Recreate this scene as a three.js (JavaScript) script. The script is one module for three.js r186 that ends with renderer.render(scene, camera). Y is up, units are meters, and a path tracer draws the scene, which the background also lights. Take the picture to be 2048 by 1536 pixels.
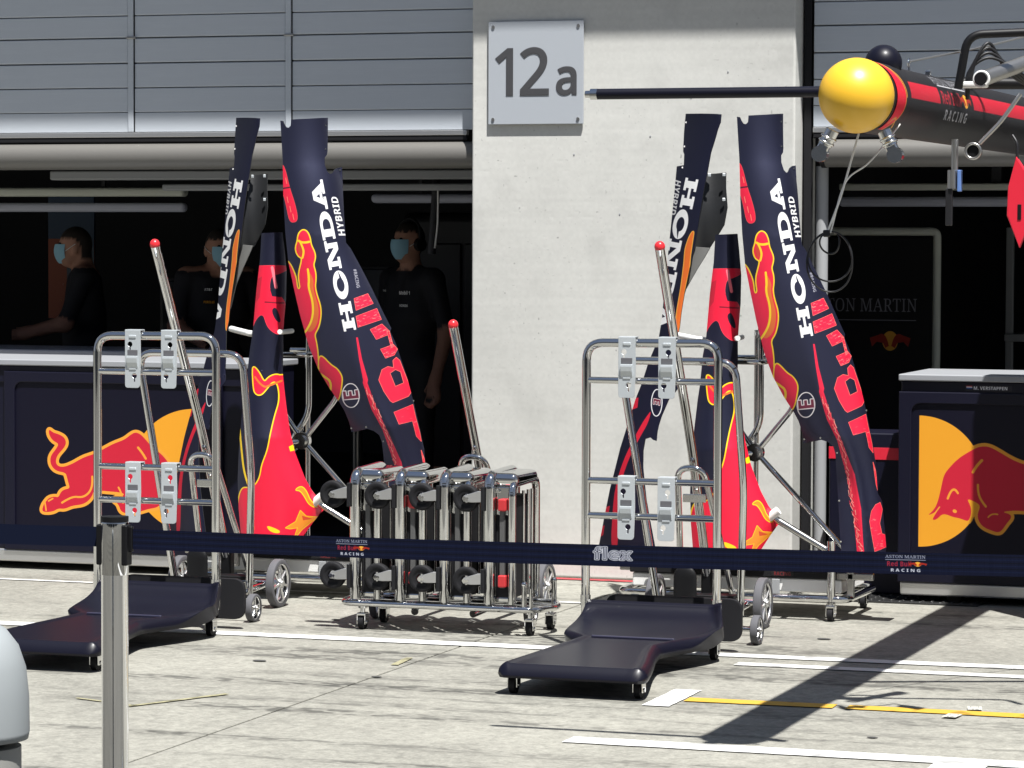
import * as THREE from 'three';
import { RoundedBoxGeometry } from 'three/addons/geometries/RoundedBoxGeometry.js';
import { mergeGeometries, mergeVertices } from 'three/addons/utils/BufferGeometryUtils.js';
import { TessellateModifier } from 'three/addons/modifiers/TessellateModifier.js';
import { MarchingCubes } from 'three/addons/objects/MarchingCubes.js';
import { TextGeometry } from 'three/addons/geometries/TextGeometry.js';
import { FontLoader } from 'three/addons/loaders/FontLoader.js';

// ---------------------------------------------------------------- camera, sky, sun, exposure
// The garage front lies in the plane z = 0, x runs along it to the right, z points out over the pit lane.
const scene = new THREE.Scene();
const rad = (d) => d * Math.PI / 180;
const camera = new THREE.PerspectiveCamera(13.477, 4 / 3, 0.1, 400);
camera.position.set(5.296, 1.65, 14.855);
camera.rotation.order = 'YXZ';
camera.rotation.set(-rad(2.625), rad(18.9), rad(0.2));
const renderer = new THREE.WebGLRenderer();
renderer.toneMapping = THREE.LinearToneMapping;
renderer.toneMappingExposure = 1.85;
renderer.shadowMap.enabled = true;
const SKY = 0.36;
const sunDir = new THREE.Vector3(0.27, 1, 0.354).normalize();
// clear midday sky: pale towards the horizon, deeper overhead, brighter air round the sun
{
  const w = 512, h = 256, d = new Float32Array(w * h * 4), v = new THREE.Vector3();
  for (let j = 0; j < h; j++) for (let i = 0; i < w; i++) {
    const el = ((j + 0.5) / h - 0.5) * Math.PI, az = ((i + 0.5) / w - 0.5) * 2 * Math.PI; v.set(Math.cos(el) * Math.cos(az), Math.sin(el), Math.cos(el) * Math.sin(az));
    const up = Math.max(0, v.y), t = Math.pow(up, 0.45), g = Math.max(0, v.dot(sunDir)), glow = 0.25 * Math.pow(g, 8) + 0.9 * Math.pow(g, 90), o = (j * w + i) * 4, k = SKY;
    d[o] = k * ((0.50 + (0.17 - 0.50) * t) + glow); d[o + 1] = k * ((0.54 + (0.25 - 0.54) * t) + glow); d[o + 2] = k * ((0.60 + (0.44 - 0.60) * t) + glow * 0.95); d[o + 3] = 1;
  }
  const t = new THREE.DataTexture(d, w, h, THREE.RGBAFormat, THREE.FloatType); t.mapping = THREE.EquirectangularReflectionMapping; t.magFilter = THREE.LinearFilter; t.minFilter = THREE.LinearFilter; t.needsUpdate = true;
  scene.background = t; scene.environment = t;
}
const sun = new THREE.DirectionalLight(new THREE.Color(1, 0.98, 0.945), 4.6);
sun.position.copy(sunDir).multiplyScalar(30); sun.castShadow = true; sun.shadow.mapSize.set(4096, 4096);
Object.assign(sun.shadow.camera, { left: -10, right: 10, top: 10, bottom: -10, near: 1, far: 60 });
scene.add(sun, sun.target);

// ---------------------------------------------------------------- helpers
let seed = 7;
const rnd = () => { seed = (seed + 0x6d2b79f5) | 0; let t = Math.imul(seed ^ (seed >>> 15), 1 | seed); t = (t + Math.imul(t ^ (t >>> 7), 61 | t)) ^ t; return ((t ^ (t >>> 14)) >>> 0) / 4294967296; };
const V = (x, y, z) => new THREE.Vector3(x, y, z);
const lerp = (a, b, t) => a + (b - a) * t, clamp = (x, a = 0, b = 1) => Math.min(b, Math.max(a, x)), sstep = (a, b, x) => { const t = clamp((x - a) / (b - a)); return t * t * (3 - 2 * t); };
const used = new Map();
function numbered(n) { const k = used.get(n) ?? 0; used.set(n, k + 1); return k ? n + '_' + String(k).padStart(3, '0') : n; }
function thing(name, label, category, [x, y, z] = [0, 0, 0], group, turn = 0) {
  const g = new THREE.Group(); g.name = numbered(name); g.position.set(x, y, z); g.rotation.y = turn;
  g.userData = { label, category }; if (group) g.userData.group = group;
  scene.add(g); return g;
}
function part(parent, name, geo, m, label) {
  const g = Array.isArray(geo) ? merge(geo) : geo, o = new THREE.Mesh(g, m);
  o.name = name; o.castShadow = o.receiveShadow = true; if (label) o.userData.label = label;
  parent.add(o); return o;
}
function struct(name, geo, m, parent = scene) { const o = part(parent, name, geo, m); if (parent === scene) { o.userData.kind = 'structure'; } return o; }
function copyOf(o, [x, y, z], label) { const c = o.clone(); c.name = numbered(o.name); c.position.set(x, y, z); c.userData = { ...o.userData, label }; scene.add(c); return c; }
function merge(list) {
  const out = list.map((g) => { const q = g.index ? g.toNonIndexed() : g; for (const k of Object.keys(q.attributes)) if (!['position', 'normal', 'uv'].includes(k)) q.deleteAttribute(k); if (!q.attributes.uv) q.setAttribute('uv', new THREE.BufferAttribute(new Float32Array(q.attributes.position.count * 2), 2)); return q; });
  return out.length > 1 ? mergeGeometries(out) : out[0];
}
const rbox = (w, h, d, x = 0, y = 0, z = 0, r = 0.006) => new RoundedBoxGeometry(w, h, d, 2, Math.min(r, w * 0.49, h * 0.49, d * 0.49)).translate(x, y, z);
const bx = (w, h, d, x = 0, y = 0, z = 0) => new THREE.BoxGeometry(w, h, d).translate(x, y, z);
const cyl = (r, h, x = 0, y = 0, z = 0, axis = 'y', n = 20, r2 = r) => { const g = new THREE.CylinderGeometry(r2, r, h, n); if (axis === 'x') g.rotateZ(-Math.PI / 2); if (axis === 'z') g.rotateX(Math.PI / 2); return g.translate(x, y, z); };
const roundPlate = (w, h, d, r) => { const s = new THREE.Shape(), a = w / 2, b = h / 2; s.moveTo(-a + r, -b); s.lineTo(a - r, -b); s.quadraticCurveTo(a, -b, a, -b + r); s.lineTo(a, b - r); s.quadraticCurveTo(a, b, a - r, b); s.lineTo(-a + r, b); s.quadraticCurveTo(-a, b, -a, b - r); s.lineTo(-a, -b + r); s.quadraticCurveTo(-a, -b, -a + r, -b); return new THREE.ExtrudeGeometry(s, { depth: d, bevelEnabled: true, bevelThickness: 0.003, bevelSize: 0.003, bevelSegments: 2, curveSegments: 8 }); };
const ball = (r, x, y, z, n = 20) => new THREE.SphereGeometry(r, n, Math.ceil(n * 0.6)).translate(x, y, z);
const torus = (R, r, axis = 'x', a = 24, b = 10) => { const g = new THREE.TorusGeometry(R, r, b, a); if (axis === 'x') g.rotateY(Math.PI / 2); if (axis === 'y') g.rotateX(Math.PI / 2); return g; };
// round tube through points, corners filleted with radius f; capped at both ends
function pipe(pts, r, f = 0.05, closed = false, sides = 12) {
  const P = pts.map((p) => V(...p)), path = new THREE.CurvePath(), n = P.length;
  const corner = (i) => { const a = P[(i - 1 + n) % n], b = P[i], c = P[(i + 1) % n], d = Math.min(f, a.distanceTo(b) * 0.49, b.distanceTo(c) * 0.49); return [b.clone().add(a.clone().sub(b).setLength(d)), b, b.clone().add(c.clone().sub(b).setLength(d))]; };
  let prev = closed ? corner(0)[2] : P[0];
  for (let i = 1; i < (closed ? n + 1 : n); i++) {
    if (!closed && i === n - 1) { path.add(new THREE.LineCurve3(prev, P[i])); break; }
    const [a, b, c] = corner(i % n);
    path.add(new THREE.LineCurve3(prev, a)); path.add(new THREE.QuadraticBezierCurve3(a, b, c)); prev = c;
  }
  // sample with few points on straights and several on bends
  const S = [];
  path.curves.forEach((c, k) => { const m = c.isLineCurve3 ? 1 : 7; for (let j = k ? 1 : 0; j <= m; j++) S.push(c.getPoint(j / m)); });
  if (closed) S.pop();
  return sweep(S, r, closed, sides);
}
function sweep(S, r, closed, sides = 12) {
  const n = S.length, pos = [], nor = [], uv = [], idx = [];
  const T = S.map((p, i) => { const a = closed ? S[(i - 1 + n) % n] : S[Math.max(0, i - 1)], b = closed ? S[(i + 1) % n] : S[Math.min(n - 1, i + 1)]; return b.clone().sub(a).normalize(); });
  let N = Math.abs(T[0].y) < 0.9 ? V(0, 1, 0) : V(1, 0, 0); N.sub(T[0].clone().multiplyScalar(N.dot(T[0]))).normalize();
  let L = 0;
  const rows = closed ? n + 1 : n;
  for (let k = 0; k < rows; k++) {
    const i = k % n; if (k) { N = N.clone().sub(T[i].clone().multiplyScalar(N.dot(T[i]))).normalize(); L += S[i].distanceTo(S[(k - 1) % n]); }
    const B = T[i].clone().cross(N), rr = typeof r === 'function' ? r(k / (rows - 1)) : r;
    for (let j = 0; j <= sides; j++) { const a = j / sides * 2 * Math.PI, d = N.clone().multiplyScalar(Math.cos(a)).add(B.clone().multiplyScalar(Math.sin(a))); const p = S[i].clone().add(d.clone().multiplyScalar(rr)); pos.push(p.x, p.y, p.z); nor.push(d.x, d.y, d.z); uv.push(j / sides, L); }
  }
  const w = sides + 1;
  for (let k = 0; k < rows - 1; k++) for (let j = 0; j < sides; j++) { const a = k * w + j, b = a + w; idx.push(a, a + 1, b, b, a + 1, b + 1); }
  if (!closed) for (const [row, t] of [[0, -1], [rows - 1, 1]]) {
    const base = pos.length / 3, c = S[row], tt = T[row].clone().multiplyScalar(t); pos.push(c.x, c.y, c.z); nor.push(tt.x, tt.y, tt.z); uv.push(0, 0);
    for (let j = 0; j <= sides; j++) { const q = (row * w + j) * 3; pos.push(pos[q], pos[q + 1], pos[q + 2]); nor.push(tt.x, tt.y, tt.z); uv.push(0, 0); }
    for (let j = 0; j < sides; j++) t < 0 ? idx.push(base, base + 2 + j, base + 1 + j) : idx.push(base, base + 1 + j, base + 2 + j);
  }
  const g = new THREE.BufferGeometry();
  g.setAttribute('position', new THREE.Float32BufferAttribute(pos, 3)); g.setAttribute('normal', new THREE.Float32BufferAttribute(nor, 3)); g.setAttribute('uv', new THREE.Float32BufferAttribute(uv, 2)); g.setIndex(idx);
  return g.toNonIndexed();
}
const spline = (pts, r, n = 60, sides = 8, closed = false) => { const c = new THREE.CatmullRomCurve3(pts.map((p) => V(...p)), closed); const S = c.getPoints(n); if (closed) S.pop(); return sweep(S, r, closed, sides); };

// ---------------------------------------------------------------- noise and computed textures
const hash = (x, y, s) => { let h = Math.imul(x, 374761393) ^ Math.imul(y, 668265263) ^ Math.imul(s, 2246822519); h = Math.imul(h ^ (h >>> 13), 1274126177); return ((h ^ (h >>> 16)) >>> 0) / 4294967296; };
function vnoise(x, y, s, px, py) { const xi = Math.floor(x), yi = Math.floor(y), fx = x - xi, fy = y - yi, u = fx * fx * (3 - 2 * fx), v = fy * fy * (3 - 2 * fy), m = (a, b) => ((a % b) + b) % b; const h = (i, j) => hash(m(xi + i, px), m(yi + j, py), s); return lerp(lerp(h(0, 0), h(1, 0), u), lerp(h(0, 1), h(1, 1), u), v); }
const fbm = (x, y, s, p, o) => { let a = 0, t = 0, w = 1; for (let i = 0; i < o; i++) { a += w * vnoise(x * p, y * p, s + i, p, p); t += w; w *= 0.55; p *= 2; } return a / t; };
function texture(n, f, srgb = true) {
  const d = new Uint8Array(n * n * 4);
  for (let j = 0; j < n; j++) for (let i = 0; i < n; i++) { const c = f(i / n, j / n), o = (j * n + i) * 4; for (let k = 0; k < 3; k++) d[o + k] = clamp(Array.isArray(c) ? c[k] : c) * 255; d[o + 3] = 255; }
  const t = new THREE.DataTexture(d, n, n); t.magFilter = THREE.LinearFilter; t.minFilter = THREE.LinearMipmapLinearFilter; t.generateMipmaps = true; t.wrapS = t.wrapT = THREE.RepeatWrapping; if (srgb) t.colorSpace = THREE.SRGBColorSpace; t.needsUpdate = true; return t;
}
function canvas(w, h, draw) { const c = document.createElement('canvas'); c.width = w; c.height = h; draw(c.getContext('2d'), w, h); const t = new THREE.CanvasTexture(c); t.colorSpace = THREE.SRGBColorSpace; t.magFilter = THREE.LinearFilter; return t; }
const mat = (r, g, b, roughness = 0.6, metalness = 0, extra = {}) => { const m = new THREE.MeshPhysicalMaterial({ roughness, metalness, side: THREE.DoubleSide, ...extra }); m.color.setRGB(r, g, b); return m; };

// concrete of the apron: tone patches, rubber scuffs along the lane, fine grain. 8 m to one tile
const groundTex = texture(2048, (u, v) => {
  const big = fbm(u, v, 3, 4, 3), mid = fbm(u, v, 9, 24, 3), fine = fbm(u, v, 17, 220, 2), grit = hash(Math.floor(u * 2048), Math.floor(v * 2048), 5);
  const lane = vnoise(u * 2, v * 40, 21, 2, 40), lane2 = vnoise(u * 4, v * 110, 31, 4, 110), torn = fbm(u * 1.0, v, 41, 64, 3), streak = vnoise(u * 40, v * 420, 51, 40, 420);
  const band = sstep(0.5, 0.82, lane * 0.55 + lane2 * 0.45) * sstep(0.3, 0.6, big + 0.14), grain = sstep(0.44, 0.6, 0.5 * vnoise(u * 170, v * 420, 121, 170, 420) + 0.3 * torn + 0.2 * streak), speck = sstep(0.55, 0.8, fbm(u, v, 131, 300, 2));
  const s = band * (0.18 + 0.82 * grain) * (0.65 + 0.35 * grit) + 0.12 * speck;
  const t = 0.74 + (big - 0.5) * 0.12 + (mid - 0.5) * 0.11 + (fine - 0.5) * 0.09 + (fbm(u, v, 141, 700, 2) - 0.5) * 0.13 + (grit - 0.5) * 0.08 - s * 0.36;
  return [t * 1.0, t * 0.985, t * 0.925];
});
const groundBump = texture(1024, (u, v) => 0.5 * fbm(u, v, 61, 180, 3) + 0.5 * hash(Math.floor(u * 1024), Math.floor(v * 1024), 8), false);
const wallTex = texture(1024, (u, v) => {
  const big = fbm(u, v, 73, 3, 4), fine = fbm(u, v, 77, 160, 2), p = vnoise(u * 90, v * 90, 79, 90, 90), q = vnoise(u * 230, v * 230, 83, 230, 230), cl = fbm(u, v, 88, 5, 2);
  const pit = sstep(0.90, 0.96, p * 0.8 + q * 0.2) * sstep(0.42, 0.6, cl) * 0.16 + sstep(0.93, 0.98, q) * 0.10 * sstep(0.4, 0.6, cl);
  const t = 0.845 + (big - 0.5) * 0.09 + (fine - 0.5) * 0.035 - pit - 0.028 * sstep(0.55, 0.75, fbm(u, v, 99, 7, 4)) - 0.02 * vnoise(u * 3, v * 120, 95, 3, 120); return [t * 1.02, t * 1.02, t * 1.005];
});
const wallBump = texture(512, (u, v) => 0.7 * fbm(u, v, 91, 24, 4) + 0.3 * (1 - sstep(0.86, 0.95, vnoise(u * 90, v * 90, 93, 90, 90))), false);
const brushed = texture(512, (u, v) => 0.62 + 0.16 * vnoise(u * 6, v * 300, 101, 6, 300) + 0.12 * fbm(u, v, 103, 6, 4), false);

const M = {
  ground: mat(0.52, 0.525, 0.525, 0.92, 0, { map: groundTex, bumpMap: groundBump, bumpScale: 0.003 }),
  subbase: mat(0.06, 0.06, 0.058, 0.95),
  wall: mat(0.86, 0.86, 0.845, 0.85, 0, { map: wallTex, bumpMap: wallBump, bumpScale: 0.0008 }),
  door: mat(0.52, 0.56, 0.61, 0.34, 0, { roughnessMap: brushed, clearcoat: 0.25, clearcoatRoughness: 0.2 }),
  alu: mat(0.62, 0.62, 0.62, 0.35, 0.85), rubber: mat(0.011, 0.011, 0.013, 0.7, 0, { specularIntensity: 0.5 }), tread: mat(0.10, 0.10, 0.11, 0.8),
  duct: mat(0.15, 0.145, 0.135, 0.4), chrome: mat(0.66, 0.66, 0.655, 0.045, 1), postChrome: mat(0.86, 0.86, 0.86, 0.08, 1), chromeDull: mat(0.72, 0.72, 0.70, 0.2, 1), zinc: mat(0.58, 0.62, 0.645, 0.4, 0.4),
  navy: mat(0.005, 0.005, 0.016, 0.45, 0, { specularIntensity: 0.6 }), navySatin: mat(0.004, 0.004, 0.011, 0.42, 0, { specularIntensity: 0.5, clearcoat: 0.12, clearcoatRoughness: 0.25 }), black: mat(0.005, 0.005, 0.006, 0.5, 0, { specularIntensity: 0.6 }), carbon: mat(0.02, 0.021, 0.023, 0.5, 0, { roughnessMap: brushed }),
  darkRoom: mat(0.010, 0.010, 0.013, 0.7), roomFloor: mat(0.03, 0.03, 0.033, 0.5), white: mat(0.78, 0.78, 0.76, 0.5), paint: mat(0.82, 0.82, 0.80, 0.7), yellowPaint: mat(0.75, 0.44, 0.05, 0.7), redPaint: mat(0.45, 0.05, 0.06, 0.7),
  signGrey: mat(0.42, 0.45, 0.49, 0.4), signInk: mat(0.06, 0.06, 0.065, 0.5), red: mat(0.70, 0.02, 0.045, 0.4), redKnob: mat(0.75, 0.03, 0.04, 0.3), yellow: mat(0.86, 0.50, 0.03, 0.38, 0, { clearcoat: 0.2, clearcoatRoughness: 0.4 }),
  pale: mat(0.55, 0.57, 0.50, 0.6), paleBlue: mat(0.42, 0.44, 0.52, 0.5), grey: mat(0.30, 0.31, 0.32, 0.55), bollard: mat(0.30, 0.325, 0.335, 0.65), liner: mat(0.30, 0.30, 0.29, 0.7),
  rim: mat(0.85, 0.85, 0.85, 0.3, 1), fadedYellow: mat(0.62, 0.60, 0.42, 0.9, 0, { map: groundTex }), tread2: mat(0.009, 0.008, 0.012, 0.5, 0, { specularIntensity: 0.6 }), hose: mat(0.012, 0.012, 0.014, 0.45), plate: mat(0.05, 0.05, 0.05, 0.4, 0.6), blue: mat(0.12, 0.22, 0.5, 0.5), steel: mat(0.45, 0.44, 0.42, 0.3, 0.9),
};

// ---------------------------------------------------------------- ground and markings
// planar uv in metres / 8 from world x and z
function uvPlan(g, k = 1 / 8) { const p = g.attributes.position, u = new Float32Array(p.count * 2); for (let i = 0; i < p.count; i++) { u[2 * i] = p.getX(i) * k + 0.13; u[2 * i + 1] = -p.getZ(i) * k + 0.31; } g.setAttribute('uv', new THREE.BufferAttribute(u, 2)); return g; }
const ground = new THREE.Group(); ground.name = 'ground'; ground.userData.kind = 'structure'; scene.add(ground);
{
  const far = new THREE.PlaneGeometry(600, 600).rotateX(-Math.PI / 2).translate(0, -0.03, 0);
  part(ground, 'sub_base', uvPlan(far), M.subbase);
  part(ground, 'asphalt_lane', uvPlan(bx(80, 0.05, 60, 0, -0.027, 37.21)), mat(0.16, 0.16, 0.155, 0.85, 0, { map: groundTex, bumpMap: groundBump, bumpScale: 0.004 }));
  // cast concrete bays with a saw-cut joint between them
  for (const [x0, x1, z0, z1] of [[-40, 0.893, -0.6, 7.2], [0.903, 6.4, -0.6, 7.2], [6.41, 40, -0.6, 7.2]]) part(ground, 'concrete_slab', uvPlan(rbox(x1 - x0, 0.06, z1 - z0, (x0 + x1) / 2, -0.03, (z0 + z1) / 2, 0.003)), M.ground);
}
const marks = new THREE.Group(); marks.name = 'road_markings'; marks.userData.kind = 'structure'; scene.add(marks);
// painted strips: ends (x, z) and width; slightly ragged edges come from many small steps
function stripe(name, x0, z0, x1, z1, w, m, skew = 0, y = 0.004) {
  const n = Math.max(2, Math.round(Math.hypot(x1 - x0, z1 - z0) / 0.03)), pos = [], idx = [], dx = x1 - x0, dz = z1 - z0, L = Math.hypot(dx, dz), nx = -dz / L, nz = dx / L;
  for (let i = 0; i <= n; i++) { const t = i / n, a = (rnd() - 0.5) * 0.004, b = (rnd() - 0.5) * 0.004; for (const [s, j] of [[-0.5, a], [0.5, b]]) pos.push(x0 + dx * t + nx * (w * s + j) + skew * s, y, z0 + dz * t + nz * (w * s + j)); }
  for (let i = 0; i < n; i++) { const a = 2 * i; idx.push(a, a + 1, a + 2, a + 1, a + 3, a + 2); }
  const g = new THREE.BufferGeometry(); g.setAttribute('position', new THREE.Float32BufferAttribute(pos, 3)); g.setIndex(idx); g.computeVertexNormals(); uvPlan(g, 1 / 3);
  part(marks, name, g.toNonIndexed(), m);
}
const paintTex = texture(512, (u, v) => { const t = 0.93 - 0.22 * sstep(0.62, 0.8, fbm(u, v, 111, 40, 3)) - 0.05 * fbm(u, v, 113, 120, 2); return t; });
M.paint.map = paintTex; M.yellowPaint.map = paintTex; M.redPaint.map = paintTex;
stripe('white_line', -9, 2.66, 1.30, 2.58, 0.115, M.paint);
stripe('white_line', 1.72, 2.55, 9, 2.36, 0.10, M.paint);
stripe('white_line', 2.08, 2.785, 9, 2.73, 0.085, M.paint);
stripe('white_line', 2.05, 4.80, 9, 4.79, 0.125, M.paint, 0.0);
stripe('white_line', 3.36, 4.86, 3.36, 9, 0.17, M.paint);
stripe('white_mark', 2.105, 3.545, 2.105, 3.975, 0.10, M.paint);
stripe('yellow_line', 2.165, 3.78, 2.70, 3.765, 0.095, M.yellowPaint);
stripe('yellow_line', 2.745, 3.765, 9, 3.735, 0.095, M.yellowPaint);
stripe('red_line', -0.3, 0.07, 1.75, 0.07, 0.07, M.redPaint);
stripe('white_line', -9, 1.05, 1.2, 1.02, 0.04, M.paint);
{ // survey mark beside the yellow line
  const t = canvas(64, 128, (c) => { c.fillStyle = '#e8e6de'; c.fillRect(0, 0, 64, 128); c.fillStyle = '#2a2a2a'; c.font = 'bold 34px sans-serif'; c.textAlign = 'center'; c.fillText('12', 32, 116); c.strokeStyle = '#555'; c.lineWidth = 3; c.strokeRect(14, 12, 36, 30); });
  for (const [x, z, r] of [[3.175, 3.665, 0.2], [3.135, 3.865, -0.1]]) part(marks, 'survey_mark', new THREE.PlaneGeometry(0.05, 0.085).rotateX(-Math.PI / 2).rotateY(r).translate(x, 0.0075, z), mat(0.6, 0.6, 0.58, 0.7, 0, { map: t }));
}
stripe('faded_yellow_mark', 0.38, 4.62, 0.58, 4.22, 0.025, M.fadedYellow); stripe('faded_yellow_mark', 0.86, 3.28, 0.84, 3.06, 0.03, M.fadedYellow); stripe('faded_yellow_mark', 0.12, 4.5, 0.4, 4.6, 0.018, M.fadedYellow);
// scraps lying on the apron
for (const [x, z, s, lab] of [[0.33, 3.35, 0.03, 'small dark scrap on the apron right of the belt post'], [0.92, 3.62, 0.022, 'small dark scrap beside the saw-cut joint in the concrete'], [2.98, 4.42, 0.02, 'small dark scrap below the yellow line, right of the boom shadow'], [2.22, 1.92, 0.03, 'small dark scrap behind the double white lines'], [-1.42, 2.45, 0.03, 'small dark scrap by the left counter, near the white line'], [0.1, 2.0, 0.02, 'tiny dark scrap near the wheels of the left jack']]) {
  const g = new THREE.SphereGeometry(s, 10, 6).scale(1, 0.12, 0.45).translate(x, 0.004, z); const o = part(scene, numbered('leaf_scrap'), g, M.subbase);
  o.userData = { label: lab, category: 'litter', group: 'scraps on the apron' };
}

// ---------------------------------------------------------------- building: piers, doors, rooms, canopy
function uvWall(g, k = 1 / 2.2) { const p = g.attributes.position, n = g.attributes.normal, u = new Float32Array(p.count * 2); for (let i = 0; i < p.count; i++) { const side = Math.abs(n.getX(i)) > 0.7; u[2 * i] = (side ? p.getZ(i) : p.getX(i)) * k; u[2 * i + 1] = p.getY(i) * k; } g.setAttribute('uv', new THREE.BufferAttribute(u, 2)); return g; }
const pier = thing('concrete_pillar', 'broad pale concrete pillar between the two garage doors', 'pillar');
part(pier, 'shaft', uvWall(rbox(1.605, 5.2, 0.42, 0.8025, 2.6, -0.21, 0.012)), M.wall);
{
  const pits = []; for (const [x, y] of [[0.52, 2.035], [0.44, 2.36], [1.1, 2.3], [0.9, 2.12], [1.28, 2.42], [0.75, 1.75]]) pits.push(new THREE.SphereGeometry(0.007, 8, 6).scale(0.6, 1, 0.35).translate(x, y, 0.0));
  part(pier, 'tie_hole', pits, M.grey);
}
const roof = thing('canopy_roof', 'concrete roof slab above the garage doors, above the picture', 'roof');
part(roof, 'slab', uvWall(rbox(26, 0.35, 9, 0, 5.175, -3.643, 0.02)), M.wall);
const lintel = thing('lintel_wall', 'wall above the garage doors, above the picture', 'wall');
part(lintel, 'wall_panel', uvWall(bx(26, 1.4, 0.2, 0, 4.29, -0.35)), M.wall);
const room = new THREE.Group(); room.name = 'garage_room'; room.userData.kind = 'structure'; scene.add(room);
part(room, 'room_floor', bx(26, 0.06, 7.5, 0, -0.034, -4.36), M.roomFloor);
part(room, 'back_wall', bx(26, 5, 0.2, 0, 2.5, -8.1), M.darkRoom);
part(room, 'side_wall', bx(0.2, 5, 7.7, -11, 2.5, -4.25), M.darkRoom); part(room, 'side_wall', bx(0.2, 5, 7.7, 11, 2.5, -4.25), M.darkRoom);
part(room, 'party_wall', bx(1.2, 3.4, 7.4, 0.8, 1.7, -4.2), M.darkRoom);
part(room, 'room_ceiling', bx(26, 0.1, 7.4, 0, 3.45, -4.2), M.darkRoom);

function sectionDoor(label, x0, x1, mullions) {
  const d = thing('sectional_door', label, 'door', [0, 0, -0.148]);
  part(d, 'backing', bx(x1 - x0, 1.6, 0.02, (x0 + x1) / 2, 2.975, -0.022), M.grey);
  const xs = [x0, ...mullions, x1], ys = [2.163, 2.263, 2.387, 2.511, 2.64, 2.751, 2.875, 2.999, 3.123, 3.25, 3.40];
  for (let i = 0; i < xs.length - 1; i++) for (let j = 0; j < ys.length - 1; j++) {
    const a = xs[i] + (i ? 0.017 : 0.0), b = xs[i + 1] - (i < xs.length - 2 ? 0.017 : 0), h = ys[j + 1] - ys[j], gap = j === 4 - 1 || j === 3 ? 0.008 : 0.004;
    if (j === 0) { part(d, 'panel', rbox(b - a, h - 0.002, 0.024, (a + b) / 2, (ys[j] + ys[j + 1]) / 2, 0, 0.003), M.door); continue; }
    part(d, 'panel', rbox(b - a, h - gap, 0.024, (a + b) / 2, (ys[j] + ys[j + 1]) / 2, (j % 2) * 0.0012, 0.005), M.door);
  }
  for (const x of mullions) {
    part(d, 'mullion', rbox(0.030, 1.24, 0.030, x, 2.783, 0.006, 0.004), M.door);
    part(d, 'mullion_gasket', bx(0.005, 1.24, 0.022, x + 0.0186, 2.783, 0.004), M.rubber);
    part(d, 'hinge', rbox(0.05, 0.012, 0.012, x + 0.006, 2.64, 0.024, 0.003), M.steel);
  }
  part(d, 'bottom_rail', rbox(x1 - x0 - 0.06, 0.024, 0.035, (x0 + x1) / 2 - 0.03, 2.149, 0.004, 0.003), M.alu);
  part(d, 'bottom_seal', rbox(x1 - x0 - 0.06, 0.026, 0.03, (x0 + x1) / 2 - 0.03, 2.124, 0.003, 0.006), M.rubber);
  return d;
}
sectionDoor('raised grey panelled garage door left of the concrete pillar', -7, -0.012, [-5.33, -4.47, -3.6, -2.74, -1.88, -1.017]);
sectionDoor('raised grey panelled garage door right of the concrete pillar', 1.66, 8, [2.82, 3.69, 4.55]);
for (const [x0, x1, lab] of [[-7, -0.005, 'fat grey horizontal roller tube under the left garage door'], [1.70, 8, 'fat grey horizontal roller tube under the right garage door']]) {
  const t = thing('roller_tube', lab, 'tube', [0, 2.04, -0.15]);
  part(t, 'tube', cyl(0.066, x1 - x0, (x0 + x1) / 2, 0, 0, 'x', 40), M.duct);
  part(t, 'end_cap', cyl(0.069, 0.02, x0 < 0 ? x1 - 0.012 : x0 + 0.012, 0, 0, 'x', 40), M.rubber);
  part(t, 'hanger', bx(0.03, 0.1, 0.01, (x0 + x1) / 2, 0.1, -0.02), M.steel);
}
{
  const t = thing('door_track', 'dark vertical door track at the right edge of the pillar', 'track', [1.632, 0, -0.16]);
  part(t, 'channel', rbox(0.035, 3.4, 0.05, 0, 1.7, 0, 0.004), M.rubber);
  const p = thing('guard_post', 'pale grey vertical guard post beside the pillar', 'post', [1.685, 0, -0.22]);
  part(p, 'tube', cyl(0.03, 1.98, 0, 0.99, 0, 'y', 28), mat(0.36, 0.37, 0.38, 0.5)); part(p, 'base_plate', rbox(0.1, 0.012, 0.1, 0, 0.006, 0), M.steel);
}

// bay number plate
const font = await new FontLoader().loadAsync('fonts/droid/droid_sans_regular.typeface.json');
{
  const s = thing('number_sign', 'grey square plate reading 12a on the concrete pillar', 'sign', [0.331, 2.428, 0.001]);
  part(s, 'plate', rbox(0.48, 0.492, 0.012, 0, 0, 0.014, 0.002), M.signGrey);
  const glyph = (txt, size, x, y) => { const g = new TextGeometry(txt, { font, size, depth: 0.002, curveSegments: 8, bevelEnabled: true, bevelThickness: 0.0004, bevelSize: 0.0045, bevelSegments: 1 }); return g.translate(x, y, 0.0205); };
  part(s, 'digit', glyph('1', 0.222, -0.225, -0.105), M.signInk); part(s, 'digit', glyph('2', 0.222, -0.088, -0.105), M.signInk); part(s, 'letter', glyph('a', 0.168, 0.098, -0.103), M.signInk);
  for (const [a, b] of [[-1, -1], [1, -1], [-1, 1], [1, 1]]) part(s, 'bolt', cyl(0.008, 0.006, a * 0.215, b * 0.222, 0.022, 'z', 10), M.steel);
  part(s, 'spacer', [bx(0.3, 0.3, 0.008, 0, 0, 0.004)], M.grey);
}

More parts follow.
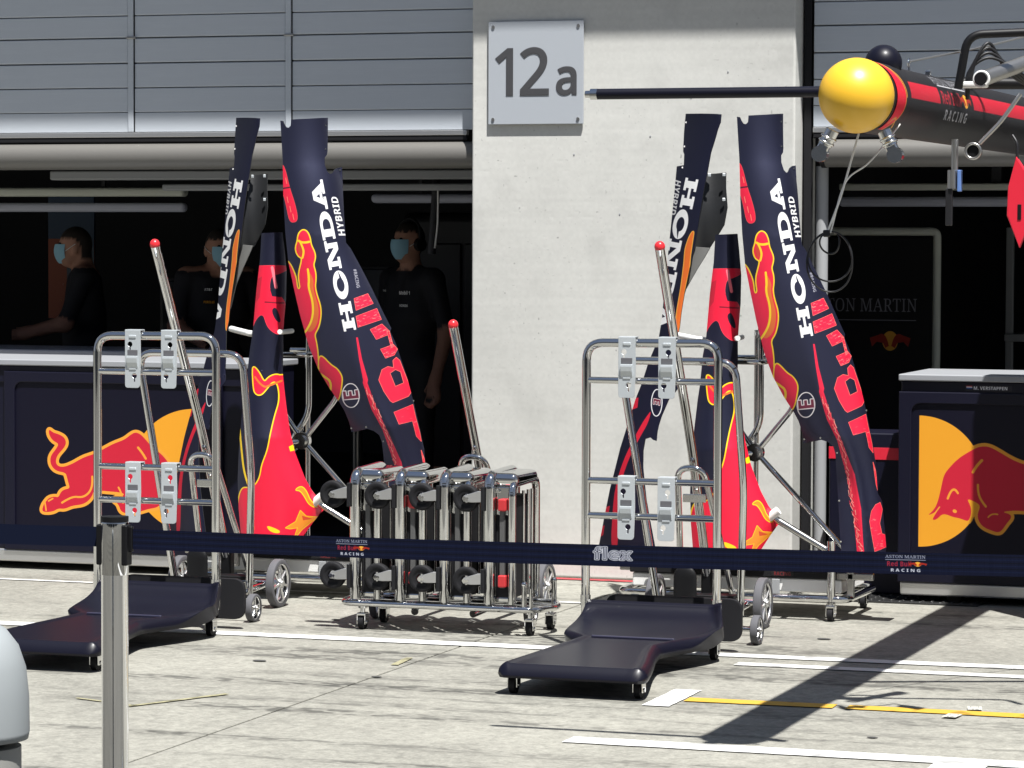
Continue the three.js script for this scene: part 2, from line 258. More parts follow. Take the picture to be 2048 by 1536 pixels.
// ---------------------------------------------------------------- inside the two garages
function lightFrame(name, label, pts, r, m, pos) { const t = thing(name, label, 'frame', pos); part(t, 'bar', pipe(pts, r, 0.06), m); return t; }
{
  const a = thing('ceiling_frame', 'pale rounded ceiling frame seen under the left garage door', 'frame', [-2.7, 1.88, -1.5]);
  part(a, 'front_bar', rbox(1.5, 0.05, 0.08, -0.25, 0, 0, 0.02), M.pale); part(a, 'lower_bar', rbox(1.5, 0.05, 0.06, -0.26, -0.085, -0.02, 0.02), M.paleBlue); part(a, 'hanger', bx(0.02, 1.53, 0.02, 0, 0.79, 0), M.darkRoom);
  const b = thing('ceiling_frame', 'pale rounded ceiling frame above the masked man', 'frame', [-0.86, 1.845, -1.6]);
  part(b, 'front_bar', rbox(0.66, 0.05, 0.08, 0.05, 0, 0, 0.024), M.paleBlue); part(b, 'hanger', bx(0.02, 1.57, 0.02, 0, 0.81, 0), M.darkRoom);
  const c = thing('ceiling_truss', 'grey ceiling beam just behind the left roller tube', 'beam', [-1.4, 1.93, -0.9]);
  part(c, 'beam', rbox(3.0, 0.05, 0.12, 0.2, 0.03, 0, 0.01), M.grey); part(c, 'lower_beam', rbox(2.1, 0.035, 0.08, 0.4, -0.035, 0.0, 0.01), M.grey); part(c, 'hanger', bx(0.03, 1.46, 0.03, 0.3, 0.77, 0), M.darkRoom);
  const d = thing('ceiling_truss', 'pale ceiling bar across the right garage', 'beam', [2.3, 1.87, -1.4]);
  part(d, 'beam', rbox(2.6, 0.035, 0.1, 0.5, 0.03, 0, 0.01), M.pale); part(d, 'lower_beam', rbox(2.6, 0.05, 0.08, 0.5, -0.045, 0.02, 0.02), M.paleBlue); part(d, 'hanger', bx(0.05, 1.56, 0.03, 0, 0.8, 0), M.darkRoom);
  const e = thing('door_frame', 'pale bent tube frame standing in the right garage', 'frame', [1.98, 0, -1.5]);
  part(e, 'bar', pipe([[0, 0, 0], [0, 1.675, 0], [-0.6, 1.675, 0]], 0.021, 0.03), M.pale);
  const f = thing('wall_banner', 'dark banner with a grey wordmark inside the right garage', 'banner', [1.64, 0, -1.62]);
  const ft = canvas(512, 1024, (x) => { x.fillStyle = '#08080d'; x.fillRect(0, 0, 512, 1024); x.fillStyle = '#8b8b93'; x.font = '58px serif'; x.textAlign = 'right'; x.fillText('ASTON MARTIN', 424, 236); x.fillRect(60, 262, 360, 3); sunAndBulls(x, 315, 330, 64); });
  part(f, 'cloth', rbox(0.66, 1.64, 0.012, 0, 0.82, 0, 0.003), mat(0.9, 0.9, 0.9, 0.8, 0, { map: ft })).geometry = (() => { const g = rbox(0.66, 1.64, 0.012, 0, 0.82, 0, 0.003); const p = g.attributes.position, u = g.attributes.uv; for (let i = 0; i < p.count; i++) u.setXY(i, p.getX(i) / 0.66 + 0.5, p.getY(i) / 1.64); return g; })();
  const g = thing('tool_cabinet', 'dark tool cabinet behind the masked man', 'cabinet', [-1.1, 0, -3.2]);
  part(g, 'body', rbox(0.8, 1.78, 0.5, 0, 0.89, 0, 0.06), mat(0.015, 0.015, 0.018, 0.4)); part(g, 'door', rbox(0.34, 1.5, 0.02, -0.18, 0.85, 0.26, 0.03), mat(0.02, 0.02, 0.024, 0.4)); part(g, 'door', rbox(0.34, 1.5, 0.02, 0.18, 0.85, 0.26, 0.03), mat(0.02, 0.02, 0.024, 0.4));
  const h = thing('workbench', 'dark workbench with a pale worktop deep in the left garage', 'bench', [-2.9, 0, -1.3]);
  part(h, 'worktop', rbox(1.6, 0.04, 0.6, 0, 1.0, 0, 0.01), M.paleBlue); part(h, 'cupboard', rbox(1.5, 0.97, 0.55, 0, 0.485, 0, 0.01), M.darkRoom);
  const k = thing('wall_poster', 'blue and orange poster on the dark wall of the left garage', 'poster', [-3.35, 1.15, -2.4]);
  part(k, 'board', rbox(0.3, 0.75, 0.02, 0, 0.375, 0, 0.003), mat(0.9, 0.9, 0.9, 0.7, 0, { map: canvas(64, 160, (x) => { x.fillStyle = '#20344a'; x.fillRect(0, 0, 64, 160); x.fillStyle = '#7a3a22'; x.fillRect(0, 60, 26, 100); x.fillStyle = '#39434e'; x.fillRect(26, 70, 38, 90); }) }));
}
{
  const h = thing('hanging_hose', 'black hose with a painted highlight strip hanging near the masked man', 'hose', [-0.56, 1.5, -1.0]);
  part(h, 'hose', pipe([[0.01, 1.9, 0], [0.01, 0.42, 0], [-0.01, 0.05, 0.02]], 0.022, 0.1), M.hose); part(h, 'strip', spline([[0.026, 0.38, 0.02], [0.024, 0.2, 0.024], [0.012, 0.08, 0.03]], 0.005, 20, 6), M.white);  // white strip painted in for the highlight along the hose
  for (const [x, y, z, w, hh, lab] of [[-2.75, 1.05, -2.9, 0.5, 0.32, 'dark monitor screen deep in the left garage'], [-1.75, 1.15, -2.9, 0.42, 0.3, 'dark monitor screen behind the man with orange badges']]) {
    const m = thing('monitor', lab, 'monitor', [x, 0, z]); part(m, 'screen', rbox(w, hh, 0.04, 0, y + hh / 2, 0, 0.01), mat(0.02, 0.022, 0.028, 0.15)); part(m, 'bezel', rbox(w + 0.03, hh + 0.03, 0.03, 0, y + hh / 2, -0.01, 0.008), mat(0.04, 0.04, 0.045, 0.5)); part(m, 'stand', cyl(0.03, y, 0, y / 2, -0.02, 'y', 16), M.steel);
  }
  const r = thing('tyre_rack', 'dark rack with red bars deep in the right garage', 'rack', [2.7, 0, -3.0]);
  part(r, 'shelf', rbox(1.2, 0.04, 0.5, 0, 0.5, 0, 0.005), M.grey); part(r, 'shelf', rbox(1.2, 0.04, 0.5, 0, 1.1, 0, 0.005), M.grey); for (const x of [-0.58, 0.58]) part(r, 'upright', rbox(0.04, 1.7, 0.04, x, 0.85, 0.2, 0.005), M.grey);
  const b = thing('floor_box', 'dark navy box with a red stripe behind the broad lettered shell', 'box', [2.05, 0, 0.1]);
  part(b, 'body', rbox(0.42, 0.74, 0.3, 0, 0.38, 0, 0.01), M.navy); part(b, 'stripe', rbox(0.42, 0.055, 0.004, 0, 0.655, 0.152, 0.001), M.red); part(b, 'foot', rbox(0.4, 0.012, 0.28, 0, 0.006, 0, 0.002), M.rubber);
}
function sunAndBulls(x, cx, cy, s) { // small team emblem: sun with a bull on either side
  x.fillStyle = '#e9a63a'; x.beginPath(); x.arc(cx, cy, s * 0.5, 0, 7); x.fill(); x.fillStyle = '#a02a1c';
  for (const k of [-1, 1]) { x.beginPath(); x.moveTo(cx + k * s * 0.08, cy + s * 0.25); x.quadraticCurveTo(cx + k * s * 0.3, cy - s * 0.55, cx + k * s * 0.75, cy - s * 0.3); x.lineTo(cx + k * s * 1.3, cy - s * 0.15); x.lineTo(cx + k * s * 1.15, cy + s * 0.3); x.lineTo(cx + k * s * 0.85, cy + s * 0.05); x.lineTo(cx + k * s * 0.45, cy + s * 0.1); x.lineTo(cx + k * s * 0.3, cy + s * 0.35); x.closePath(); x.fill(); }
}

// people: one continuous skin meshed from tapered capsules
function person(name, label, pos, turn, J, opt = {}) {
  const R = [0.42, 0.98, 0.42], n = 84, mc = new MarchingCubes(n, new THREE.MeshBasicMaterial(), false, false, 400000);
  const caps = J.map(([a, b, ra, rb, k]) => ({ a: V(...a), d: V(...b).sub(V(...a)), ra, rb, k }));
  const hc = V(...opt.head), q = V(0, 0, 0), w = V(0, 0, 0);
  const dist = (p) => {
    let d = 1e3;
    for (const c of caps) { q.copy(p).sub(c.a); const t = clamp(q.dot(c.d) / c.d.lengthSq()); const e = q.sub(w.copy(c.d).multiplyScalar(t)).length() - lerp(c.ra, c.rb, t); const h = clamp(0.5 + 0.5 * (d - e) / 0.035); d = lerp(d, e, h) - 0.035 * h * (1 - h); }
    // skull, jaw, nose, ears
    for (const [x, y, z, rx, ry, rz] of [[0, 0.02, -0.012, 0.076, 0.1, 0.094], [0, -0.055, 0.02, 0.058, 0.062, 0.068], [0, -0.015, 0.092, 0.014, 0.026, 0.02], [-0.078, -0.01, -0.01, 0.012, 0.03, 0.018], [0.078, -0.01, -0.01, 0.012, 0.03, 0.018]]) {
      const a = (p.x - hc.x - x) / rx, b = (p.y - hc.y - y) / ry, c = (p.z - hc.z - z) / rz, l = Math.hypot(a, b, c), e = (l - 1) * Math.min(rx, ry, rz); const h = clamp(0.5 + 0.5 * (d - e) / 0.015); d = lerp(d, e, h) - 0.015 * h * (1 - h);
    }
    return d;
  };
  mc.isolation = 0; const half = n / 2, p = V(0, 0, 0);
  for (let k = 0; k < n; k++) for (let j = 0; j < n; j++) for (let i = 0; i < n; i++) { p.set((i - half) / half * R[0], (j - half) / half * R[1] + R[1], (k - half) / half * R[2]); mc.field[k * n * n + j * n + i] = -dist(p); }
  mc.update();
  const cnt = mc.count, P = mc.positionArray.slice(0, cnt * 3), g = new THREE.BufferGeometry(), col = new Float32Array(cnt * 3);
  for (let i = 0; i < cnt; i++) { P[3 * i] *= R[0]; P[3 * i + 1] = P[3 * i + 1] * R[1] + R[1]; P[3 * i + 2] *= R[2]; }
  for (let i = 0; i < cnt; i++) {
    const x = P[3 * i], y = P[3 * i + 1], z = P[3 * i + 2], hx = x - hc.x, hy = y - hc.y, hz = z - hc.z; let c = [0.006, 0.006, 0.011];
    if (y < 0.95) c = [0.007, 0.007, 0.01]; if (y < 0.07) c = [0.02, 0.02, 0.02];
    if (y > hc.y - 0.115 || (y > hc.y - 0.155 && Math.abs(hx) < 0.062)) c = [0.42, 0.22, 0.15];
    if (y > hc.y - 0.12 && (hy > 0.055 - Math.max(0, -hz) * 1.2 || (hz < -0.045 && hy > -0.07))) c = [0.02, 0.014, 0.01];
    for (const cp of caps) if (cp.k === 'skin') { q.set(x, y, z).sub(cp.a); const t = clamp(q.dot(cp.d) / cp.d.lengthSq()); if (q.sub(w.copy(cp.d).multiplyScalar(t)).length() < lerp(cp.ra, cp.rb, t) + 0.012) c = [0.26, 0.13, 0.09]; }
    col.set(c, 3 * i);
  }
  g.setAttribute('position', new THREE.BufferAttribute(P, 3)); g.setAttribute('color', new THREE.BufferAttribute(col, 3));
  const gg = mergeVertices(g, 1e-4); gg.computeVertexNormals();
  const t = thing(name, label, 'person', pos, undefined, turn);
  part(t, 'body', gg, mat(1, 1, 1, 0.75, 0, { vertexColors: true }));
  // face mask: a curved patch over nose and chin, with ear loops
  if (opt.mask !== false) {
    const mg = new THREE.SphereGeometry(1, 20, 14, Math.PI * 0.14, Math.PI * 0.72, Math.PI * 0.38, Math.PI * 0.36).scale(0.078, 0.105, 0.11).translate(hc.x, hc.y - 0.02, hc.z + 0.004); { const q = mg.attributes.position, yt = hc.y + 0.02; for (let i = 0; i < q.count; i++) { const k = clamp((yt - q.getY(i)) / 0.12), n = 1 - 0.38 * k * k - 0.12 * (1 - k) * Math.abs((q.getX(i) - hc.x) / 0.07); q.setX(i, hc.x + (q.getX(i) - hc.x) * n); } } mg.computeVertexNormals(); part(t, 'face_mask', mg, mat(0.32, 0.58, 0.72, 0.85));
    for (const s of [-1, 1]) part(t, 'ear_loop', spline([[hc.x + s * 0.066, hc.y - 0.02, hc.z + 0.045], [hc.x + s * 0.083, hc.y + 0.005, hc.z + 0.01], [hc.x + s * 0.085, hc.y + 0.02, hc.z - 0.012]], 0.0022, 10, 5), M.white);
  }
  if (opt.headset) { part(t, 'headset_band', spline([[hc.x - 0.09, hc.y, hc.z - 0.01], [hc.x - 0.075, hc.y + 0.1, hc.z - 0.01], [hc.x, hc.y + 0.135, hc.z - 0.012], [hc.x + 0.075, hc.y + 0.1, hc.z - 0.01], [hc.x + 0.09, hc.y, hc.z - 0.01]], 0.008, 24, 6), M.black); for (const s of [-1, 1]) part(t, 'ear_cup', cyl(0.036, 0.03, hc.x + s * 0.09, hc.y - 0.01, hc.z - 0.01, 'x', 18), M.black); }
  for (const s of [-1, 1]) part(t, 'eye', ball(0.0105, hc.x + s * 0.031, hc.y + 0.018, hc.z + 0.079, 10), M.black);
  for (const [txt, x, y, z, sz, c] of opt.prints ?? []) {
    const ct = canvas(256, 64, (k) => { k.clearRect(0, 0, 256, 64); k.fillStyle = c; k.font = 'bold 46px sans-serif'; k.textAlign = 'center'; k.fillText(txt, 128, 50); });
    part(t, 'chest_print', new THREE.PlaneGeometry(sz, sz / 4).translate(x, y, z), mat(1, 1, 1, 0.7, 0, { map: ct, transparent: true, alphaTest: 0.4 }));
  }
  return t;
}
// hand: palm and five separate fingers, added as capsules of the body
function hand(wr, dir, side) {
  const d = V(...dir).normalize(), s = V(side, 0, 0).sub(d.clone().multiplyScalar(d.x * side)).normalize(), W = V(...wr), pt = (a, b, c = 0) => { const v = W.clone().add(d.clone().multiplyScalar(a)).add(s.clone().multiplyScalar(b)); return [v.x, v.y, v.z + c]; };
  const out = [[pt(0, 0), pt(0.075, 0), 0.026, 0.034, 'skin']];
  for (const [o, l] of [[-0.032, 0.06], [-0.011, 0.078], [0.011, 0.074], [0.031, 0.066]]) out.push([pt(0.075, o), pt(0.075 + l * 0.6, o * 1.1), 0.0095, 0.009, 'skin'], [pt(0.075 + l * 0.6, o * 1.1), pt(0.075 + l, o * 1.1, 0.02), 0.009, 0.008, 'skin']);
  out.push([pt(0.02, 0.028), pt(0.065, 0.058, 0.012), 0.012, 0.009, 'skin']);
  return out;
}
const legs = [[[-0.09, 0.92, 0], [-0.1, 0.5, 0.01], 0.095, 0.06], [[-0.1, 0.5, 0.01], [-0.1, 0.09, -0.02], 0.062, 0.042], [[0.09, 0.92, 0], [0.1, 0.5, 0.01], 0.095, 0.06], [[0.1, 0.5, 0.01], [0.1, 0.09, -0.02], 0.062, 0.042], [[-0.1, 0.04, -0.04], [-0.12, 0.035, 0.13], 0.045, 0.035], [[0.1, 0.04, -0.04], [0.12, 0.035, 0.13], 0.045, 0.035]];
const torso = [[[0, 0.95, 0], [0, 1.18, 0.0], 0.13, 0.125], [[-0.07, 1.2, 0], [-0.07, 1.36, 0], 0.12, 0.1], [[0.07, 1.2, 0], [0.07, 1.36, 0], 0.12, 0.1], [[-0.16, 1.4, 0], [0.16, 1.4, 0], 0.068, 0.068], [[0, 1.4, 0], [0, 1.52, 0.015], 0.062, 0.056]];
const arm = (s, el, wr) => [[[s * 0.19, 1.4, 0], el, 0.056, 0.044], [el, wr, 0.043, 0.03, 'skin']];
person('person', 'man in navy team shirt and pale blue face mask beside the pillar', [-1.08, 0, -2.05], -0.5, [...legs, ...torso, ...arm(-1, [-0.27, 1.12, -0.02], [-0.26, 0.86, 0.06]), ...hand([-0.26, 0.86, 0.06], [0, -1, 0.15], 1), ...arm(1, [0.27, 1.12, -0.02], [0.27, 0.86, 0.06]), ...hand([0.27, 0.86, 0.06], [0, -1, 0.15], -1)], { head: [0, 1.605, 0.03], headset: true, prints: [['Mobil 1', 0.085, 1.33, 0.128, 0.15, '#ffffff'], ['HONDA', 0.085, 1.26, 0.136, 0.11, '#ffffff'], ['TAG', -0.09, 1.34, 0.125, 0.08, '#d8d8d8']] });
person('person', 'man in navy team shirt bending over the bench at far left', [-3.07, 0, -2.0], -1.15, [...legs, ...torso.map((c) => c), ...arm(-1, [-0.25, 1.14, 0.1], [-0.2, 1.08, 0.33]), ...hand([-0.2, 1.08, 0.33], [0, -0.1, 1], 1), ...arm(1, [0.25, 1.14, 0.1], [0.2, 1.08, 0.33]), ...hand([0.2, 1.08, 0.33], [0, -0.1, 1], -1)], { head: [0, 1.57, 0.06], prints: [['ESSO', 0.09, 1.36, 0.118, 0.1, '#ffffff'], ['POLY', 0.09, 1.27, 0.128, 0.08, '#f0c030']] });
person('person', 'man in navy shirt with orange badges behind the leftmost upright panel', [-2.22, 0, -1.95], 0.75, [...legs, ...torso, ...arm(-1, [-0.26, 1.13, 0.06], [-0.16, 1.04, 0.26]), ...hand([-0.16, 1.04, 0.26], [0, -0.1, 1], 1), ...arm(1, [0.26, 1.13, 0.06], [0.16, 1.04, 0.26]), ...hand([0.16, 1.04, 0.26], [0, -0.1, 1], -1)], { head: [0, 1.56, 0.05], prints: [['AT&T', -0.09, 1.34, 0.12, 0.11, '#ffffff'], ['PIRELLI', -0.09, 1.27, 0.13, 0.1, '#ffb020']] });

// ---------------------------------------------------------------- counters with bull emblems
const RED = '#c8243a', SUN = '#e9a02c', RIM = '#eda13a';
function poly(x, pts, fill, stroke, w, close = true) { x.beginPath(); pts.forEach(([a, b], i) => { if (!i) x.moveTo(a, b); else x.lineTo(a, b); }); if (close) x.closePath(); if (stroke) { x.strokeStyle = stroke; x.lineWidth = w; x.lineJoin = x.lineCap = 'round'; x.stroke(); } if (fill) { x.fillStyle = fill; x.fill(); } }
// smooth closed outline through points
function blob(x, pts, fill, stroke, w, close = true) {
  const n = pts.length, mid = (a, b) => [(a[0] + b[0]) / 2, (a[1] + b[1]) / 2]; x.beginPath();
  if (close) { let m = mid(pts[n - 1], pts[0]); x.moveTo(...m); for (let i = 0; i < n; i++) { m = mid(pts[i], pts[(i + 1) % n]); x.quadraticCurveTo(...pts[i], ...m); } x.closePath(); }
  else { x.moveTo(...pts[0]); for (let i = 1; i < n - 1; i++) { const m = i === n - 2 ? pts[n - 1] : mid(pts[i], pts[i + 1]); x.quadraticCurveTo(...pts[i], ...m); } if (n === 2) x.lineTo(...pts[1]); }
  x.lineJoin = x.lineCap = 'round';
  if (stroke) { x.strokeStyle = stroke; x.lineWidth = w; x.stroke(); } if (fill) { x.fillStyle = fill; x.fill(); }
}
const NAVY = '#0b0a1d';
const leftBull = [[375, 350], [378, 400], [410, 445], [455, 465], [440, 500], [392, 560], [385, 610], [402, 655], [440, 685], [510, 695], [520, 730], [530, 770], [545, 820], [500, 828], [470, 850], [452, 895], [420, 888], [375, 900], [350, 930], [330, 960], [318, 1005], [345, 1015], [410, 1008], [450, 980], [500, 985], [560, 955], [640, 945], [690, 915], [722, 870], [735, 825], [830, 832], [960, 838], [980, 860], [900, 885], [890, 905], [930, 930], [950, 995], [1020, 1005], [1100, 985], [1170, 960], [1230, 950], [1270, 915], [1320, 910], [1400, 905], [1425, 870], [1400, 830], [1370, 700], [1335, 610], [1275, 530], [1200, 480], [1140, 410], [1100, 370], [1060, 360], [1020, 385], [980, 420], [890, 455], [820, 495], [740, 540], [650, 570], [570, 620], [500, 650], [450, 648], [428, 615], [440, 560], [500, 495], [515, 455], [500, 415], [455, 390], [410, 380]];
const rightBull = [[1275, 1048], [1320, 1010], [1355, 955], [1385, 830], [1405, 720], [1450, 660], [1520, 585], [1620, 520], [1690, 485], [1760, 482], [1830, 515], [1950, 585], [2048, 620], [2200, 650], [2320, 710], [2400, 660], [2470, 560], [2560, 540], [2600, 600], [2540, 690], [2480, 760], [2460, 860], [2520, 960], [2600, 1060], [2560, 1100], [2440, 1050], [2330, 980], [2180, 1000], [2048, 985], [1960, 985], [1870, 1000], [1940, 1015], [1950, 1045], [1915, 1085], [1880, 1140], [1850, 1165], [1790, 1150], [1720, 1120], [1685, 1070], [1680, 1020], [1705, 955], [1660, 925], [1590, 900], [1625, 960], [1630, 1020], [1612, 1075], [1590, 1080], [1540, 1060], [1480, 1052], [1440, 1035], [1395, 1030], [1350, 1078], [1312, 1082], [1350, 1020], [1380, 970], [1340, 1020]];
function bullPanel(x, which, W, H, map) { // map: trace units -> canvas
  x.fillStyle = NAVY; x.fillRect(0, 0, W, H); x.save(); x.setTransform(...map);
  if (which === 'left') {
    x.fillStyle = SUN; x.beginPath(); x.arc(1530, 655, 490, Math.PI / 2, Math.PI * 1.5); x.fill();
    blob(x, leftBull, RED, RIM, 48); blob(x, leftBull, RED);
    blob(x, [[480, 935], [560, 880], [640, 890], [700, 850], [725, 780], [722, 720]], null, RIM, 16, false); blob(x, [[1085, 480], [1120, 520], [1145, 565]], null, RIM, 18, false); blob(x, [[930, 800], [960, 850], [965, 920]], null, RIM, 14, false);
    blob(x, [[1260, 745], [1290, 735], [1310, 770]], null, RIM, 16, false); x.fillStyle = RIM; x.beginPath(); x.arc(1270, 875, 14, 0, 7); x.fill(); poly(x, [[340, 920], [352, 1000]], null, RIM, 12, false); poly(x, [[372, 925], [405, 905]], null, RIM, 12, false);
  } else {
    x.fillStyle = SUN; x.beginPath(); x.arc(1205, 773, 525, -Math.PI / 2, Math.PI / 2); x.fill();
    blob(x, rightBull, RED, RIM, 56); x.save(); x.beginPath(); x.arc(1205, 773, 525, -Math.PI / 2, Math.PI / 2); x.clip(); blob(x, rightBull, SUN, SUN, 58); x.restore(); blob(x, rightBull, RED);
    blob(x, [[1640, 690], [1665, 640], [1710, 595]], null, RIM, 22, false); blob(x, [[1440, 905], [1460, 845], [1500, 825], [1520, 860]], null, RIM, 18, false); blob(x, [[1680, 790], [1680, 850], [1710, 920], [1745, 960]], null, RIM, 18, false); blob(x, [[1330, 1035], [1375, 975]], null, RIM, 10, false); x.fillStyle = RIM; x.beginPath(); x.ellipse(1497, 1005, 18, 14, 0.4, 0, 7); x.fill(); blob(x, [[1765, 1045], [1790, 1010], [1840, 1020]], null, RIM, 12, false);
  }
  x.restore();
}
function counter(name, label, pos, w, which, tex, text) {
  const t = thing(name, label, 'counter', pos);
  part(t, 'carcass', rbox(w, 0.83, 0.6, 0, 0.515, -0.33, 0.012), M.navy);
  part(t, 'worktop', rbox(w + 0.02, 0.03, 0.66, 0, 1.0175, -0.33, 0.006), mat(0.30, 0.31, 0.33, 0.5));
  part(t, 'top_fascia', rbox(w, 0.085, 0.61, 0, 0.96, -0.325, 0.006), M.navy);
  part(t, 'plinth', rbox(w, 0.062, 0.6, 0, 0.067, -0.32, 0.01), M.alu);
  for (const s of [-1, 1]) for (const z of [-0.08, -0.56]) part(t, 'caster', cyl(0.035, 0.03, s * w * 0.36, 0.035, z, 'z', 16), M.rubber);
  return t;
}
function framedPanel(t, x0, x1, y0, y1, tex) { // recessed printed panel with a raised rim
  const w = x1 - x0, h = y1 - y0, g = new THREE.PlaneGeometry(w, h).translate((x0 + x1) / 2, (y0 + y1) / 2, -0.024 + 0.004);
  const sh = new THREE.Shape([[x0 - 0.05, y0 - 0.045], [x1 + 0.05, y0 - 0.045], [x1 + 0.05, y1 + 0.045], [x0 - 0.05, y1 + 0.045]].map(([a, b]) => new THREE.Vector2(a, b)));
  const r = 0.05, hole = new THREE.Path(); hole.moveTo(x0 + r, y0); hole.lineTo(x1 - r, y0); hole.quadraticCurveTo(x1, y0, x1, y0 + r); hole.lineTo(x1, y1 - r); hole.quadraticCurveTo(x1, y1, x1 - r, y1); hole.lineTo(x0 + r, y1); hole.quadraticCurveTo(x0, y1, x0, y1 - r); hole.lineTo(x0, y0 + r); hole.quadraticCurveTo(x0, y0, x0 + r, y0); sh.holes.push(hole);
  part(t, 'panel_rim', new THREE.ExtrudeGeometry(sh, { depth: 0.014, bevelEnabled: true, bevelThickness: 0.004, bevelSize: 0.004, bevelSegments: 2, curveSegments: 6 }).translate(0, 0, -0.0265), M.navy);
  part(t, 'printed_panel', g, mat(1, 1, 1, 0.5, 0, { map: tex, specularIntensity: 0.5 }));
}
{
  const t = counter('team_counter', 'navy counter with a red charging bull emblem, left of the pillar', [-1.80, 0, 0.58], 1.7, 'left');
  // panel spans x -2.195..-1.10, y 0.14..0.93 ; 369 px and 406 px to the metre in the trace
  const W = 1024, H = 760, x0 = -0.38, x1 = 0.68, y0 = 0.145, y1 = 0.925, kx = W / (x1 - x0), ky = H / (y1 - y0);
  const tex = canvas(W, H, (x) => bullPanel(x, 'left', W, H, [kx / 4 / 369, 0, 0, ky / 4 / 406, (-2.249 + 1.80 - x0) * kx, ky * (y1 - (1.035 - (768 - 717) / 406))]));
  framedPanel(t, x0, x1, y0, y1, tex);
  const u = counter('team_counter', 'navy counter with half a sun and a red bull, at the right edge', [3.07, 0, 0.5], 1.69, 'right');
  const a0 = -0.80, a1 = 0.80, b0 = 0.145, b1 = 0.905, qx = 1024 / (a1 - a0), qy = 512 / (b1 - b0);
  const tex2 = canvas(1024, 512, (x) => bullPanel(x, 'right', 1024, 512, [qx / 4 / 444, 0, 0, qy / 4 / 444, (2.308 - 3.07 - a0 - 1205 / 4 / 444) * qx, qy * (b1 - (1.039 - (768 - 745) / 444))]));
  framedPanel(u, a0, a1, b0, b1, tex2);
  const nt = canvas(256, 32, (x) => { x.fillStyle = NAVY; x.fillRect(0, 0, 256, 32); x.fillStyle = '#e8e8ea'; x.font = 'bold 25px sans-serif'; x.fillText('M. VERSTAPPEN', 44, 25); x.fillRect(6, 8, 32, 6); x.fillStyle = '#b02030'; x.fillRect(6, 4, 32, 5); x.fillStyle = '#3050a0'; x.fillRect(6, 15, 32, 5); });
  part(u, 'name_strip', new THREE.PlaneGeometry(0.21, 0.026).translate(-0.45, 0.975, -0.0185), mat(1, 1, 1, 0.5, 0, { map: nt }));
}

// ---------------------------------------------------------------- bodywork panels (engine cover shells) and their carts
// A shell is cut from an outline drawn in drafting units, bent by a depth function (metres), and given a carbon inside.
function shell(parent, outline, sx, sy, ox, oy, depth, skin, names = ['outer_skin', 'carbon_inside'], inside = M.carbon, thick = 0.005) {
  const sh = new THREE.Shape(outline.map(([a, b]) => new THREE.Vector2(a, b)));
  let g = new THREE.ShapeGeometry(sh).toNonIndexed(); g = new TessellateModifier(13, 12).modify(g);
  let x0 = 1e9, x1 = -1e9, y0 = 1e9, y1 = -1e9; for (const [a, b] of outline) { x0 = Math.min(x0, a); x1 = Math.max(x1, a); y0 = Math.min(y0, b); y1 = Math.max(y1, b); }
  const P = g.attributes.position, n = P.count, F = new Float32Array(n * 3), N = new Float32Array(n * 3), U = new Float32Array(n * 2), B = new Float32Array(n * 3), NB = new Float32Array(n * 3);
  for (let i = 0; i < n; i++) {
    const a = P.getX(i), b = P.getY(i), z = depth(a, b), e = 1.5, zx = (depth(a + e, b) - depth(a - e, b)) / (2 * e * sx), zy = -(depth(a, b + e) - depth(a, b - e)) / (2 * e * sy), l = Math.hypot(zx, zy, 1);
    F.set([(a - ox) * sx, (oy - b) * sy, z], 3 * i); N.set([-zx / l, -zy / l, 1 / l], 3 * i); U.set([(a - x0) / (x1 - x0), 1 - (b - y0) / (y1 - y0)], 2 * i);
    B.set([(a - ox) * sx + thick * zx / l, (oy - b) * sy + thick * zy / l, z - thick / l], 3 * i); NB.set([zx / l, zy / l, -1 / l], 3 * i);
  }
  for (const arr of [F, N]) for (let i = 0; i < n; i += 3) for (let k = 0; k < 3; k++) { const q = arr[3 * i + 3 + k]; arr[3 * i + 3 + k] = arr[3 * i + 6 + k]; arr[3 * i + 6 + k] = q; }
  { const V2 = U.slice(); for (let i = 0; i < n; i += 3) for (let k = 0; k < 2; k++) { U[2 * i + 2 + k] = V2[2 * i + 4 + k]; U[2 * i + 4 + k] = V2[2 * i + 2 + k]; } }
  const mk = (p, m, u) => { const q = new THREE.BufferGeometry(); q.setAttribute('position', new THREE.BufferAttribute(p, 3)); q.setAttribute('normal', new THREE.BufferAttribute(m, 3)); q.setAttribute('uv', new THREE.BufferAttribute(u, 2)); return q; };
  const rim = []; const pt = (a, b, o) => { const z = depth(a, b), e = 1.5, zx = (depth(a + e, b) - depth(a - e, b)) / (2 * e * sx), zy = -(depth(a, b + e) - depth(a, b - e)) / (2 * e * sy), l = Math.hypot(zx, zy, 1); return [(a - ox) * sx + o * zx / l, (oy - b) * sy + o * zy / l, z - o / l]; };
  outline.forEach(([a, b], i) => { const [c, d] = outline[(i + 1) % outline.length], m = Math.max(1, Math.round(Math.hypot(c - a, d - b) / 10)); for (let k = 0; k < m; k++) { const p = [lerp(a, c, k / m), lerp(b, d, k / m)], q = [lerp(a, c, (k + 1) / m), lerp(b, d, (k + 1) / m)]; const A = pt(...p, 0), Bq = pt(...q, 0), C = pt(...p, thick), D = pt(...q, thick); rim.push(...A, ...Bq, ...C, ...Bq, ...D, ...C); } });
  const rg = new THREE.BufferGeometry(); rg.setAttribute('position', new THREE.Float32BufferAttribute(rim, 3)); rg.computeVertexNormals();
  part(parent, names[0], mk(F, N, U), skin);
  part(parent, names[1], merge([mk(B, NB, U.slice()), rg]), inside);
  return { x0, x1, y0, y1 };
}
const ZP = (ox, oy, s) => (pts) => pts.map(([a, b]) => [ox + a / s, oy + b / s]);
